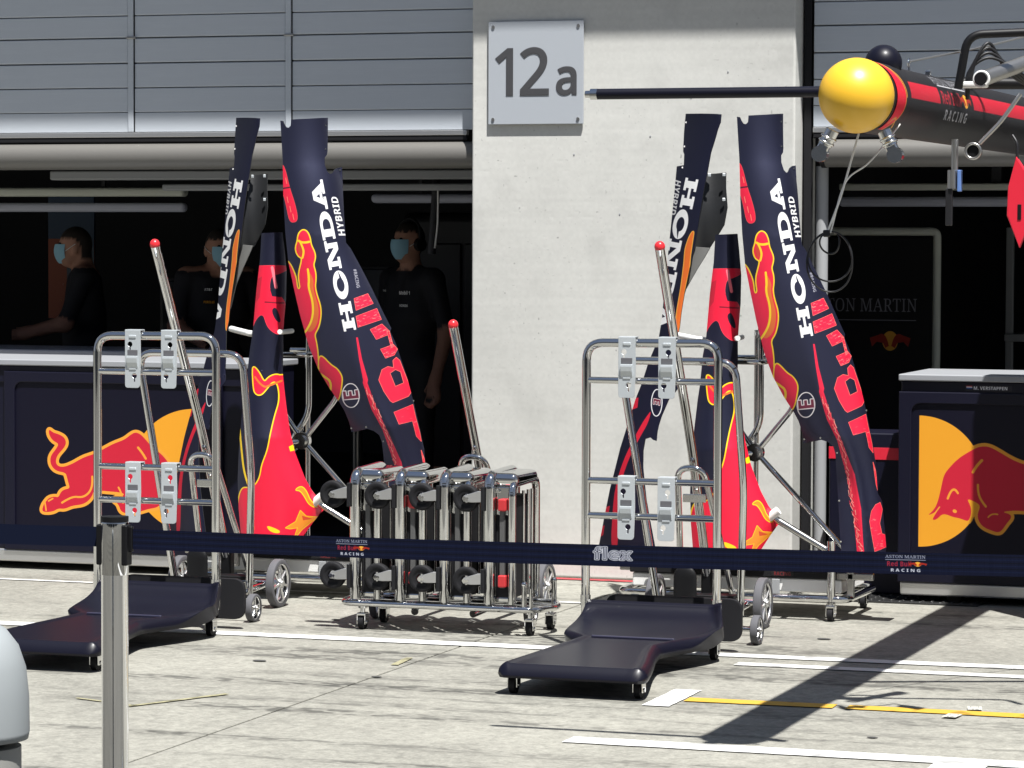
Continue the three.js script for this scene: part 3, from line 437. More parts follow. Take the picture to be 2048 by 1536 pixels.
const A4 = ZP(1300, 220, 5.12), A5 = ZP(1300, 500, 5.12), A6 = ZP(1400, 780, 5.12), Q4 = ZP(1536, 384, 4), Q8 = ZP(1536, 768, 4), L2 = ZP(420, 500, 5.12), L3 = ZP(420, 780, 5.12), C7 = ZP(1024, 768, 4);
const YEL = '#ffd60a', HOT = '#ee1636', ORG = '#e8701c', COV = '#0a0a1c';
function letters(x, txt, pos, dir, size, sx, sy, color, fontName) { // letters set one by one along a line
  x.fillStyle = color; x.textAlign = 'center'; x.textBaseline = 'middle';
  for (let i = 0; i < txt.length; i++) { x.save(); x.translate(pos[i][0], pos[i][1]); x.rotate(dir); x.transform(sx, 0, 0, sy, 0, 0); x.font = 'bold ' + size + 'px ' + fontName; x.fillText(txt[i], 0, 0); x.restore(); }
}
const chromeRed = (x, pts) => { poly(x, pts, HOT, '#ff7a62', 1.5); x.save(); x.beginPath(); pts.forEach(([a, b], i) => (i ? x.lineTo(a, b) : x.moveTo(a, b))); x.closePath(); x.clip(); const X = pts.map((p) => p[0]), Y = pts.map((p) => p[1]), x0 = Math.min(...X), x1 = Math.max(...X), y0 = Math.min(...Y), y1 = Math.max(...Y); for (let i = 0; i < 46; i++) { const a = lerp(x0, x1, rnd()), b = lerp(y0, y1, rnd()), k = rnd(); poly(x, [[a, b], [a + 2 + 4 * rnd(), b - 3 + 4 * rnd()]], null, k < 0.4 ? '#ff5a66' : k < 0.75 ? '#c20c26' : '#ff9a8a', 0.9, false); } x.restore(); };
// slab-serif capitals cut from bars, unit box 1 x 1 (y down)
const SLAB = {
  H: [[0, 0, .42, .2], [0, .8, .42, 1], [.58, 0, 1, .2], [.58, .8, 1, 1], [.09, 0, .33, 1], [.67, 0, .91, 1], [.2, .4, .8, .6]],
  N: [[0, 0, .36, .2], [0, .8, .4, 1], [.62, 0, 1, .2], [.09, 0, .27, 1], [.73, 0, .91, 1]],
  D: [[0, 0, .5, .2], [0, .8, .5, 1], [.1, 0, .36, 1]], A: [[0, .8, .42, 1], [.52, .8, 1, 1]], O: [],
};
function slab(x, ch, px, py, ang, w, h) {
  x.save(); x.translate(px, py); x.rotate(ang); x.scale(w, h); x.translate(-0.5, -0.5); x.fillStyle = '#f4f4f2';
  for (const [a, b, c, d] of SLAB[ch]) x.fillRect(a, b, c - a, d - b);
  if (ch === 'O') { x.beginPath(); x.ellipse(.5, .5, .5, .52, 0, 0, 7, false); x.ellipse(.5, .5, .24, .27, 0, 0, 7, true); x.fill('evenodd'); }
  if (ch === 'D') { x.beginPath(); x.moveTo(.36, 0); x.lineTo(.5, 0); x.bezierCurveTo(1.14, 0, 1.14, 1, .5, 1); x.lineTo(.36, 1); x.lineTo(.36, .8); x.lineTo(.48, .8); x.bezierCurveTo(.8, .8, .8, .2, .48, .2); x.lineTo(.36, .2); x.fill(); }
  if (ch === 'N') { x.beginPath(); x.moveTo(.09, 0); x.lineTo(.36, 0); x.lineTo(.91, 1); x.lineTo(.66, 1); x.fill(); }
  if (ch === 'A') { x.beginPath(); x.moveTo(.36, 0); x.lineTo(.64, 0); x.lineTo(.94, 1); x.lineTo(.66, 1); x.lineTo(.6, .74); x.lineTo(.36, .74); x.lineTo(.29, 1); x.lineTo(.08, 1); x.closePath(); x.moveTo(.47, .27); x.lineTo(.4, .55); x.lineTo(.54, .55); x.closePath(); x.fill('evenodd'); }
  x.restore();
}
const rightOutline = [[1473, 238], [1478, 239], [1481, 246], [1485, 252], [1490, 253], [1494, 249], [1495, 236], [1530, 234], [1566, 231], [1566, 300], [1565, 308], [1561, 314], [1561, 328], [1566, 343], [1571, 348], [1576, 346], [1580, 338], [1587, 334], [1593, 333], [1595, 370], [1599, 440], [1603, 490], [1612, 502], [1633, 543], [1655, 588], [1674, 630], [1692, 668], [1690, 674], [1701, 699], [1722, 765], [1736, 820], [1748, 875], [1757, 920], [1762, 985], [1772, 1002], [1781, 1095], [1780, 1108], [1735, 1114], [1690, 1112], [1686, 1060], [1681, 980], [1674, 905], [1669, 890], [1658, 881], [1645, 877], [1612, 886], [1609, 865], [1600, 840], [1590, 822], [1570, 792], [1548, 752], [1530, 705], [1513, 640], [1500, 580], [1490, 530], [1484, 470], [1480, 400], [1478, 320]];
const rightTex = canvas(840, 2048, (x, W, H) => {
  x.fillStyle = COV; x.fillRect(0, 0, W, H); x.setTransform(W / (1781 - 1473), 0, 0, H / (1114 - 231), -1473 * W / 308, -231 * H / 883);
  // red chrome letters at the spine edge
  blob(x, A4([[900, 540], [940, 600], [985, 800], [1040, 960], [1075, 1120], [1050, 1170], [985, 1165], [955, 1000], [925, 880], [880, 800]]), HOT, '#ff6a4a', 1.2); poly(x, A4([[905, 812], [985, 800]]), null, '#5a0713', 3, false);
  for (const [a, b] of [[945, 700], [960, 900], [990, 1000], [1020, 1080]]) poly(x, A4([[a, b], [a + 12, b + 60]]), null, '#ff8a6a', 1.4, false);
  // leg and body of the bull
  const body = A5([[1078, -120], [1095, -160], [1130, -186], [1168, -165], [1195, -100], [1202, -30], [1236, 40], [1248, 90], [1240, 140], [1226, 185], [1250, 260], [1252, 340], [1243, 410], [1260, 500], [1300, 620], [1302, 730], [1278, 850], [1232, 920], [1252, 1000], [1268, 1120], [1270, 1320], [1180, 1240], [1080, 900], [1020, 700], [990, 560], [960, 400], [930, 120], [985, 170], [1020, 240], [1050, 320], [1062, 430], [1080, 448], [1100, 425], [1088, 360], [1082, 280], [1112, 160], [1118, 110], [1078, 90], [1056, 40], [1054, -10], [1072, -60]]);
  blob(x, body, HOT, YEL, 5.4); blob(x, body, HOT);
  blob(x, A5([[1175, 230], [1188, 330], [1178, 420], [1222, 560], [1228, 700], [1195, 820], [1150, 890], [1205, 900], [1262, 830], [1284, 720], [1282, 620], [1246, 500], [1228, 410], [1236, 340]]), ORG); blob(x, A5([[1175, 230], [1188, 330], [1178, 420], [1222, 560], [1228, 700], [1195, 820], [1140, 900]]), null, YEL, 4.2, false);
  blob(x, A5([[1082, -70], [1120, -40], [1190, -60]]), null, YEL, 4.6, false); blob(x, A5([[1120, 110], [1135, 60], [1125, 0], [1100, -50]]), null, YEL, 4, false); blob(x, A5([[1085, -60], [1070, 0], [1080, 70], [1110, 90], [1120, 20]]), '#d2401f');
  const fl = A5([[1282, 1170], [1312, 1150], [1400, 1250], [1462, 1285], [1510, 1360], [1512, 1430], [1480, 1620], [1420, 1640], [1330, 1500], [1280, 1330]]); blob(x, fl, HOT, YEL, 5.4); blob(x, fl, HOT); blob(x, A5([[1285, 1340], [1345, 1380], [1395, 1420], [1400, 1500], [1380, 1580]]), null, YEL, 4.6, false); blob(x, A5([[1300, 1400], [1360, 1420], [1375, 1500], [1355, 1540], [1300, 1460]]), ORG);
  // wordmarks, reading upwards
  const dir = -Math.PI / 2 - 0.19;
  [['H', 1607, 642], ['O', 1594, 577], ['N', 1578.5, 515], ['D', 1566, 454], ['A', 1551, 392]].forEach(([c, a, b]) => slab(x, c, a, b, dir, c === 'A' ? 62 : 60, c === 'O' ? 27 : 24.5));
  x.save(); x.translate(1598, 477); x.rotate(-Math.PI / 2 - 0.2); x.transform(1.36, 0, -0.2, 1, 0, 0); x.fillStyle = '#eeeeec'; x.font = 'bold 17px sans-serif'; x.textBaseline = 'alphabetic'; x.textAlign = 'left'; x.fillText('HYBRID', 0, 4); x.restore();
  x.save(); x.translate(1617, 545); x.rotate(Math.PI / 2 - 0.2); x.fillStyle = '#9a9aa2'; x.font = 'bold 9px sans-serif'; x.fillText('#RACING', 0, 0); x.restore();
  // ringed E
  x.strokeStyle = '#f6f2f2'; x.lineWidth = 2.2; x.beginPath(); x.ellipse(1613, 807, 17, 25, 0, 0, 7); x.stroke(); x.save(); x.translate(1613.5, 806); x.rotate(-Math.PI / 2 - 0.12); x.scale(1.35, 1.4); x.font = 'bold 30px sans-serif'; x.textAlign = 'center'; x.textBaseline = 'middle'; x.strokeStyle = '#f0e8e8'; x.lineWidth = 3; x.strokeText('E', 0, 0); x.fillStyle = '#7c2030'; x.fillText('E', 0, 0); x.restore();
  // long red ribbon with bright flecks
  const rb = [...A5([[1660, 950], [1690, 1180], [1730, 1400]]), ...A6([[1215, 0], [1300, 280], [1412, 500], [1520, 850], [1590, 1200], [1625, 1536], [1640, 1700], [1712, 1700], [1695, 1536], [1672, 1200], [1602, 850], [1482, 560], [1350, 260], [1262, 0]]), ...A5([[1780, 1400], [1720, 1180], [1678, 950]])]; poly(x, rb, HOT);
  for (let i = 0; i < 120; i++) { const t = i / 120, y = lerp(790, 1108, t), c = y < 880 ? lerp(1645, 1683, (y - 790) / 92) : lerp(1685, 1729, (y - 880) / 230); poly(x, [[c + (rnd() - 0.5) * 9, y], [c + 3 + (rnd() - 0.5) * 9, y + 9]], null, ['#ff6f62', '#b80a24', '#ffae9a'][i % 3], 1.3, false); }
  // red wordmark, reading upwards along the edge
  for (const p of [A5([[1640, 540], [1772, 490], [1826, 592], [1660, 662]]), A5([[1660, 728], [1862, 648], [1908, 762], [1680, 842]]), A5([[1802, 868], [1915, 812], [1990, 890], [1975, 925], [1862, 972]]), A5([[1905, 1078], [2030, 1030], [2070, 1080], [2040, 1140], [1955, 1172]]), A5([[1965, 880], [1990, 900], [2030, 1050], [2010, 1060]])]) chromeRed(x, p);
  x.beginPath(); Q4([[530, 1560], [555, 1475], [600, 1450], [645, 1460], [640, 1400], [665, 1375], [692, 1400], [750, 1560]]).concat(Q8([[790, 120], [762, 165], [640, 215], [620, 200], [570, 120]])).forEach(([a, b], i) => (i ? x.lineTo(a, b) : x.moveTo(a, b))); x.closePath(); Q8([[618, -30], [660, 80], [724, 52], [700, -40], [660, -60]]).forEach(([a, b], i) => (i ? x.lineTo(a, b) : x.moveTo(a, b))); x.closePath(); x.fillStyle = HOT; x.fill('evenodd'); x.strokeStyle = '#ff6a5a'; x.lineWidth = 1.2; x.stroke();
  for (const p of [Q8([[650, 295], [795, 235], [815, 330], [850, 470], [862, 545], [825, 500], [795, 370], [690, 395]]), Q8([[850, 1010], [885, 960], [925, 945], [945, 1000], [920, 1110], [940, 1195], [972, 1205], [988, 1300], [880, 1332], [850, 1180], [835, 1090]]), Q8([[862, 620], [885, 690], [905, 850], [890, 800]])]) chromeRed(x, p);
});
M.rightSkin = mat(1, 1, 1, 0.5, 0, { map: rightTex, ior: 1.85, specularColor: new THREE.Color(0.6, 0.64, 1) });
const edgeAt = (o, y) => { let a = 1e9, b = -1e9; for (let i = 0; i < o.length; i++) { const [x0, y0] = o[i], [x1, y1] = o[(i + 1) % o.length]; if ((y0 - y) * (y1 - y) <= 0 && y0 !== y1) { const x = x0 + (x1 - x0) * (y - y0) / (y1 - y0); a = Math.min(a, x); b = Math.max(b, x); } } return [a, b]; };
// smoothed edges so that notches do not dent the curvature
function smoothEdges(o, fix) { const ys = [], a = [], b = []; for (let y = fix[0]; y <= fix[1]; y += 10) { const e = edgeAt(o, y + 0.37); ys.push(y); a.push(e[0]); b.push(e[1]); } const sm = (v) => v.map((_, i) => { let s = 0, c = 0; for (let k = -9; k <= 9; k++) { const w = 10 - Math.abs(k), q = v[clamp(i + k, 0, v.length - 1)]; s += q * w; c += w; } return s / c; }); const A = sm(a), B = sm(b); return (y) => { const t = clamp((y - fix[0]) / 10, 0, ys.length - 1.001), i = Math.floor(t), f = t - i; return [lerp(A[i], A[i + 1], f), lerp(B[i], B[i + 1], f)]; }; }
const rEdges = smoothEdges(rightOutline, [245, 1100]);
const rightDepth = (a, b) => { const [l, r] = rEdges(b), u = clamp((a - l) / (r - l), -0.2, 1.2), w = (r - l) / 451, c = (u - 0.42) / 0.62, low = sstep(560, 900, b); const dome = Math.sqrt(Math.max(0.03, 1.08 - c * c)) * (0.62 - 0.2 * low) * Math.min(w, 0.27); const crease = 0.02 * low * Math.exp(-(((u - 0.5) / 0.14) ** 2)); return dome + crease - 0.10 * sstep(700, 1100, b) * 0.4; };

const centreOutline = [...ZP(420, 220, 5.12)([[535, 1265], [750, 1255]]), ...L2([[770, 0], [790, 220], [785, 500], [768, 700], [758, 860], [760, 1000], [756, 1250]]), ...L3([[775, 0], [800, 200], [832, 400], [885, 620], [930, 740], [985, 880], [1060, 1020], [1190, 1195], [1080, 1320], [965, 1480], [900, 1570], [380, 1570], [330, 1440], [310, 1200], [300, 900], [312, 600], [335, 300], [370, 0]]), ...L2([[390, 1300], [420, 1000], [450, 830], [485, 400], [520, 100]])];
const cb = (() => { let x0 = 1e9, x1 = -1e9, y0 = 1e9, y1 = -1e9; for (const [a, b] of centreOutline) { x0 = Math.min(x0, a); x1 = Math.max(x1, a); y0 = Math.min(y0, b); y1 = Math.max(y1, b); } return { x0, x1, y0, y1 }; })();
const centreTex = canvas(512, 1600, (x, W, H) => {
  x.fillStyle = COV; x.fillRect(0, 0, W, H); const kx = W / (cb.x1 - cb.x0), ky = H / (cb.y1 - cb.y0); x.setTransform(kx, 0, 0, ky, -cb.x0 * kx, -cb.y0 * ky);
  // red wordmark band across the spine
  blob(x, L2([[440, 165], [620, 160], [800, 160], [810, 200], [700, 250], [640, 260], [620, 380], [640, 420], [740, 470], [790, 560], [780, 800], [740, 860], [680, 850], [600, 780], [560, 640], [480, 700], [420, 860], [400, 820], [440, 500]]), HOT, '#ff4a52', 1.5);
  poly(x, L2([[630, 400], [735, 400], [740, 480], [650, 470]]), COV); blob(x, L2([[650, 600], [690, 580], [730, 680], [735, 745], [690, 720], [655, 650]]), COV); poly(x, L2([[490, 300], [545, 270], [520, 480], [480, 540]]), '#c81428'); poly(x, L2([[735, 260], [790, 230], [800, 420], [745, 400]]), COV); poly(x, L2([[580, 530], [760, 540]]), null, '#8a0d1e', 3, false); poly(x, L2([[650, 180], [690, 380]]), null, '#ff7a86', 6, false);
  // flame outline and red field of the bull
  const red = [...L2([[460, 1180], [520, 1240], [575, 1350], [620, 1290], [690, 1262], [740, 1280]]), ...L2([[860, 1250], [900, 1700]]), ...L3([[1300, 1100], [1300, 1700], [300, 1700], [300, 980], [465, 985], [540, 880], [560, 740], [620, 600], [650, 420], [690, 240], [735, 90], [715, -80], [660, -110], [600, -30], [540, 40], [480, 20], [465, -60], [455, -200]])];
  blob(x, red, HOT, YEL, 5.2); blob(x, red, HOT); blob(x, L2([[480, 1290], [560, 1400], [640, 1370], [745, 1330]]), null, ORG, 4, false);
  blob(x, L3([[310, 300], [340, 560], [370, 840], [420, 960]]), null, YEL, 4, false); poly(x, L3([[825, 560], [870, 540], [890, 600], [840, 610]]), YEL);
  blob(x, L3([[890, 1000], [950, 960], [1000, 1010], [1040, 1120], [1110, 1170], [1160, 1140], [1100, 1190], [1030, 1150], [985, 1060], [940, 1000]]), '#f08a1a', YEL, 3.4); poly(x, L3([[800, 1380], [900, 1320], [945, 1210], [1000, 1270], [1120, 1290], [1050, 1330], [960, 1400], [880, 1500], [920, 1380], [840, 1390]]), '#f4941c', YEL, 2.4); poly(x, L3([[960, 1260], [1060, 1300], [970, 1310]]), '#d84a1c'); blob(x, L3([[600, 1360], [650, 1365], [750, 1410], [730, 1440], [640, 1420]]), YEL);
});
M.centreSkin = mat(1, 1, 1, 0.45, 0, { map: centreTex, ior: 1.7, specularColor: new THREE.Color(0.65, 0.68, 1), clearcoat: 0.2, clearcoatRoughness: 0.15 });
const cEdges = smoothEdges(centreOutline, [475, 1080]);
const centreDepth = (a, b) => { const [l, r] = cEdges(b), u = clamp((a - l) / (r - l), -0.15, 1.15), w = Math.min((r - l) / 434, 0.24), c = (u - 0.5) / 0.58; return Math.sqrt(Math.max(0.03, 1.1 - c * c)) * w * 0.62; };

const leftOutline = [...A4([[365, 45], [520, 52], [640, 60], [705, 66], [698, 150], [668, 220], [640, 320], [600, 450], [568, 640], [540, 780], [505, 1000], [480, 1180], [440, 1420]]), ...A5([[395, 190], [350, 420], [315, 640], [300, 780], [270, 900]]), ...C7([[1320, 30], [1250, 110], [1195, 240], [1172, 320], [1158, 440], [1130, 432], [1108, 412], [1068, 428], [1052, 520], [1050, 650], [1075, 900], [1112, 1110], [1150, 1310], [1190, 1420], [720, 1420], [716, 1310], [760, 1060], [800, 850], [880, 520], [1000, 130], [1050, 0]]), ...A5([[0, 1150], [60, 1000], [100, 900], [132, 700], [172, 250]]), ...A4([[200, 1400], [250, 900], [280, 580], [345, 570], [350, 460], [340, 430], [350, 230]])];
const lb = (() => { let x0 = 1e9, x1 = -1e9, y0 = 1e9, y1 = -1e9; for (const [a, b] of leftOutline) { x0 = Math.min(x0, a); x1 = Math.max(x1, a); y0 = Math.min(y0, b); y1 = Math.max(y1, b); } return { x0, x1, y0, y1 }; })();
const leftTex = canvas(512, 2048, (x, W, H) => {
  x.fillStyle = COV; x.fillRect(0, 0, W, H); const kx = W / (lb.x1 - lb.x0), ky = H / (lb.y1 - lb.y0); x.setTransform(kx, 0, 0, ky, -lb.x0 * kx, -lb.y0 * ky);
  const dir = Math.PI / 2 + 0.2;
  [['H', 1376.5, 388], ['O', 1360.5, 449], ['N', 1346, 509], ['D', 1337, 572], ['A', 1326, 634]].forEach(([c, a, b]) => slab(x, c, a, b, dir, 60, c === 'O' ? 26 : 24));
  x.save(); x.translate(1356, 360); x.rotate(Math.PI / 2 + 0.16); x.transform(1.3, 0, -0.2, 1, 0, 0); x.fillStyle = '#d8d8d6'; x.font = 'bold 15px sans-serif'; x.fillText('HYBRID', 0, 4); x.restore();
  blob(x, [...A4([[440, 1230], [425, 1330], [410, 1440]]), ...A5([[400, 80], [395, 200], [360, 330], [330, 560], [310, 700], [280, 900], [262, 840], [270, 640], [310, 420], [330, 250], [345, 130], [350, 30]]), ...A4([[360, 1400], [400, 1280]])], ORG, '#f2b03a', 3);
  x.strokeStyle = '#e8e8e8'; x.lineWidth = 1.8; x.beginPath(); x.ellipse(1314, 803, 10, 26, 0.06, 0, 7); x.stroke(); x.save(); x.translate(1314, 801); x.rotate(Math.PI / 2 + 0.15); x.scale(1, 0.7); x.font = 'bold 25px sans-serif'; x.textAlign = 'center'; x.textBaseline = 'middle'; x.strokeStyle = '#d8c8c8'; x.lineWidth = 2.4; x.strokeText('E', 0, 0); x.fillStyle = '#6a1a28'; x.fillText('E', 0, 0); x.restore();
  blob(x, C7([[1120, 200], [1095, 300], [1040, 400], [980, 520], [935, 620], [880, 800], [865, 1000], [860, 1340], [805, 1340], [820, 1000], [845, 800], [900, 620], [960, 480], [1040, 320], [1090, 240]]), '#d01c30');
  for (const p of [C7([[985, 120], [1025, 110], [1015, 190], [975, 210]]), C7([[930, 310], [965, 280], [955, 340], [925, 360]]), C7([[765, 1000], [800, 980], [790, 1050], [760, 1060]]), C7([[735, 1160], [760, 1140], [750, 1220], [730, 1240]])]) poly(x, p, '#c2182c');
});
M.leftSkin = mat(1, 1, 1, 0.5, 0, { map: leftTex, ior: 1.6, specularColor: new THREE.Color(0.6, 0.64, 1) });
const lEdges = smoothEdges(leftOutline, [245, 1100]);
const leftDepth = (a, b) => { const [l, r] = lEdges(b), u = clamp((a - l) / (r - l), -0.15, 1.15), w = (r - l) / 451, c = (u - 0.45) / 0.66; return Math.sqrt(Math.max(0.04, 1.08 - c * c)) * w * 0.45 + (u - 0.5) * w * 1.5; };

function bodyworkSet(dx, where) {
  const grp = undefined;
  // cart
  const c = thing('bodywork_cart', `chrome wheeled cart carrying upright body shells ${where}`, 'cart', [1.75 + dx, 0, 1.05]);
  const T = (pts, r = 0.014, f = 0.04) => pipe(pts.map(([x, y, z]) => [x - 1.75, y, z - 1.05]), r, f);
  part(c, 'base_frame', pipe([[-0.6, 0.095, 0.24], [0.42, 0.095, 0.24], [0.42, 0.095, -0.32], [-0.6, 0.095, -0.32]], 0.017, 0.08, true), M.chrome);
  part(c, 'cross_bar', T([[1.4, 0.095, 0.74], [1.4, 0.095, 1.28]]), M.chrome); part(c, 'cross_bar', T([[1.9, 0.095, 0.74], [1.9, 0.095, 1.28]]), M.chrome);
  for (const [x, z] of [[0.35, 0.24], [0.37, -0.3], [-0.53, 0.24], [-0.53, -0.3]]) caster(c, x, z, 0.08);
  const bin = part(c, 'tray', rbox(0.94, 0.06, 0.44, -0.09, 0.142, -0.05, 0.008), M.white); part(bin, 'tray_strap', rbox(0.035, 0.075, 0.01, 0.09, 0.13, 0.178, 0.003), M.grey);
  const lid = part(c, 'tray_lid', rbox(0.96, 0.055, 0.46, -0.09, 0.201, -0.05, 0.006), M.rubber);
  part(lid, 'lid_print', new THREE.PlaneGeometry(0.1, 0.04).translate(0.12, 0.201, 0.1815), mat(1, 1, 1, 0.6, 0, { map: canvas(128, 48, (x) => { x.fillStyle = '#141416'; x.fillRect(0, 0, 128, 48); x.fillStyle = '#7a1820'; x.font = 'bold 26px sans-serif'; x.textAlign = 'center'; x.fillText('RED BULL', 64, 22); x.fillText('RACING', 64, 45); }) }));
  part(c, 'corner_post', cyl(0.018, 0.26, 0.35, 0.215, 0.24, 'y', 18), M.chrome);
  // cross brace with its hub, in the plane of the front tubes
  const hub = part(c, 'hub', [cyl(0.039, 0.03, 0, 0.715, 0.2, 'z', 28), cyl(0.026, 0.05, 0, 0.715, 0.205, 'z', 24)], M.chromeDull); part(hub, 'pin_ring', torus(0.012, 0.0018, 'z', 16, 6).translate(-0.005, 0.768, 0.205), M.chrome);
  for (const [x, y] of [[2.06, 0.40], [1.925, 0.92], [1.60, 0.585], [1.655, 0.845]]) { const ddx = x - 1.754, ddy = y - 0.715, l = Math.hypot(ddx, ddy); part(c, 'brace', T([[1.754 + ddx / l * 0.03, 0.715 + ddy / l * 0.03, 1.25], [x, y, 1.25], ...(x > 2 ? [[2.2, 0.24, 1.22]] : x > 1.9 ? [[1.94, 1.18, 1.22]] : [])], 0.012, 0.05), M.chrome); }
  part(c, 'brace', T([[1.754, 0.715, 1.26], [1.655, 0.70, 1.33]], 0.012), M.chrome);
  part(c, 'mast', T([[1.757, 1.30, 1.19], [1.757, 0.83, 1.19], [1.69, 0.74, 1.19], [1.60, 0.62, 1.14], [1.60, 0.1, 1.12]], 0.014, 0.06), M.chrome);
  part(c, 'mast', T([[1.715, 1.24, 1.10], [1.715, 0.24, 1.10]], 0.011), M.chrome);
  part(c, 'loop', pipe([[-0.12, 1.105, 0.2], [0.03, 1.105, 0.2], [0.08, 1.12, 0.05], [-0.12, 1.12, 0.05]], 0.012, 0.03), M.chrome);
  part(c, 'lower_strut', T([[1.55, 0.80, 1.30], [1.84, 0.44, 1.29], [2.10, 0.29, 1.27], [2.16, 0.22, 1.24]], 0.015, 0.03), M.chromeDull);
  part(c, 'clamp_sleeve', cyl(0.019, 0.085, 0, 0, 0, 'y', 18).rotateZ(-0.9).translate(0.085, 0.445, 0.25), M.white);
  part(c, 'casting', rbox(0.12, 0.06, 0.03, 0.36, 0.265, 0.215, 0.01), M.steel);
  for (const [x, y, z] of [[1.845, 1.215, 1.40], [1.70, 1.21, 1.44], [2.03, 1.33, 1.30]]) part(c, 'peg', T([[x - 0.03, y, z - 0.26], [x, y, z - 0.05], [x + 0.02, y + 0.004, z]], 0.011, 0.02), M.white);
  part(c, 'clamp_arm', T([[1.36, 1.215, 1.16], [1.51, 1.20, 1.30], [1.56, 1.195, 1.26]], 0.014, 0.01), M.white);
  part(c, 'panel_rest', [rbox(0.5, 0.03, 0.12, 0.40, 0.255, 0.17, 0.008), rbox(0.34, 0.03, 0.12, -0.3, 0.25, 0.27, 0.008), rbox(0.3, 0.05, 0.16, -0.62, 0.215, 0.02, 0.008)], M.rubber);
  part(c, 'rest_arm', [rbox(0.16, 0.03, 0.03, 0.44, 0.19, 0.17, 0.005), rbox(0.03, 0.16, 0.03, 0.42, 0.17, 0.17, 0.005), rbox(0.03, 0.1, 0.03, -0.3, 0.19, 0.26, 0.005), rbox(0.2, 0.03, 0.03, -0.56, 0.18, 0.02, 0.005)], M.steel);
  // right-hand shell
  const r = thing('engine_cover_half', `broad navy body shell with white lettering and flames ${where}`, 'body panel', [2.182 + dx + (dx ? 0.045 : 0), 0.27, 1.2], undefined, rad(18.9));
  shell(r, rightOutline, 1 / 465.3, 1 / 465.3, 1718, 1115, rightDepth, M.rightSkin); if (dx) r.scale.x = 1.05;
  for (const [a, b] of [[1562, 247], [1562, 296], [1589, 339], [1613, 877], [1643, 873], [1677, 903], [1684, 1000], [1688, 1082], [1736, 819]]) part(r, 'fastener', cyl(0.004, 0.004, (a - 1718) / 465.3, (1115 - b) / 465.3, rightDepth(a, b) + 0.001, 'z', 8), M.chromeDull);
  // spine
  const s = thing('engine_cover_spine', `tapering navy and red spine shell upright ${where}`, 'body panel', [1.62 + dx, 0.265, 1.30], undefined, rad(18.9));
  shell(s, centreOutline, 1 / 440.7, 1 / 440.7, 543, 1079.4, centreDepth, M.centreSkin);
  // left-hand shell with its intake duct
  const l = thing('engine_cover_half', `narrow lettered black body shell seen edge-on ${where}`, 'body panel', [1.19 + dx - (dx ? 0.03 : 0), 0.245, 1.02], undefined, rad(18.9));
  const lo = 1295, ly = 1103;
  if (dx) l.scale.x = 0.86;
  shell(l, leftOutline, 1 / 449.4, 1 / 449.4, lo, ly, leftDepth, M.leftSkin);
  const ductO = A4([[560, 690], [575, 660], [670, 655], [768, 646], [765, 800], [778, 1000], [748, 1180], [690, 1285], [610, 1420], [520, 1440], [430, 1440], [460, 1250], [500, 1060], [530, 850]]);
  shell(l, ductO, 1 / 449.4, 1 / 449.4, lo, ly, (a, b) => 0.05 - 0.05 * Math.cos((a - 1415) / 30) + 0.04 * Math.sin((b - 350) / 60), M.carbon, ['intake_duct', 'duct_inside']);
  const flapO = [...A4([[440, 1400], [600, 1412]]), ...A5([[545, 80], [470, 210], [370, 400], [300, 640], [290, 660], [330, 480], [380, 250]])];
  shell(l, flapO, 1 / 449.4, 1 / 449.4, lo, ly, (a, b) => 0.02 + (a - 1380) / 451 * 0.9, M.liner, ['inner_flap', 'flap_back'], M.liner);
  for (const [a, b] of [[1416, 352], [1445, 351], [1445, 400]]) part(l, 'bracket', rbox(0.014, 0.014, 0.008, (a - lo) / 449.4, (ly - b) / 449.4, 0.075, 0.002), M.zinc);
  for (const [a, b] of [[1372, 246], [1369, 294], [1365, 336]]) part(l, 'fastener', cyl(0.004, 0.004, (a - lo) / 449.4, (ly - b) / 449.4, leftDepth(a, b) + 0.002, 'z', 8), M.white);
}
function caster(parent, x, z, top, r = 0.03, turn = 0) { // swivel caster: stem, fork, wheel, reaching from the floor to 'top'
  const g = part(parent, 'caster', [cyl(0.011, top - r * 1.6, x, (top + r * 1.6) / 2, z, 'y', 14), cyl(0.02, 0.012, x, top - 0.01, z, 'y', 16), rbox(0.04, 0.014, 0.044, x, r * 2 + 0.004, z, 0.005), rbox(0.005, r * 1.4, 0.042, x - 0.017, r * 1.4, z, 0.002), rbox(0.005, r * 1.4, 0.042, x + 0.017, r * 1.4, z, 0.002), cyl(0.008, 0.046, x, r, z, 'x', 12)], M.chrome);
  part(g, 'wheel', [cyl(r, 0.022, x, r, z, 'x', 24)], M.rubber); return g;
}
bodyworkSet(0, 'in front of the pillar');
bodyworkSet(-2.116, 'in front of the left garage');

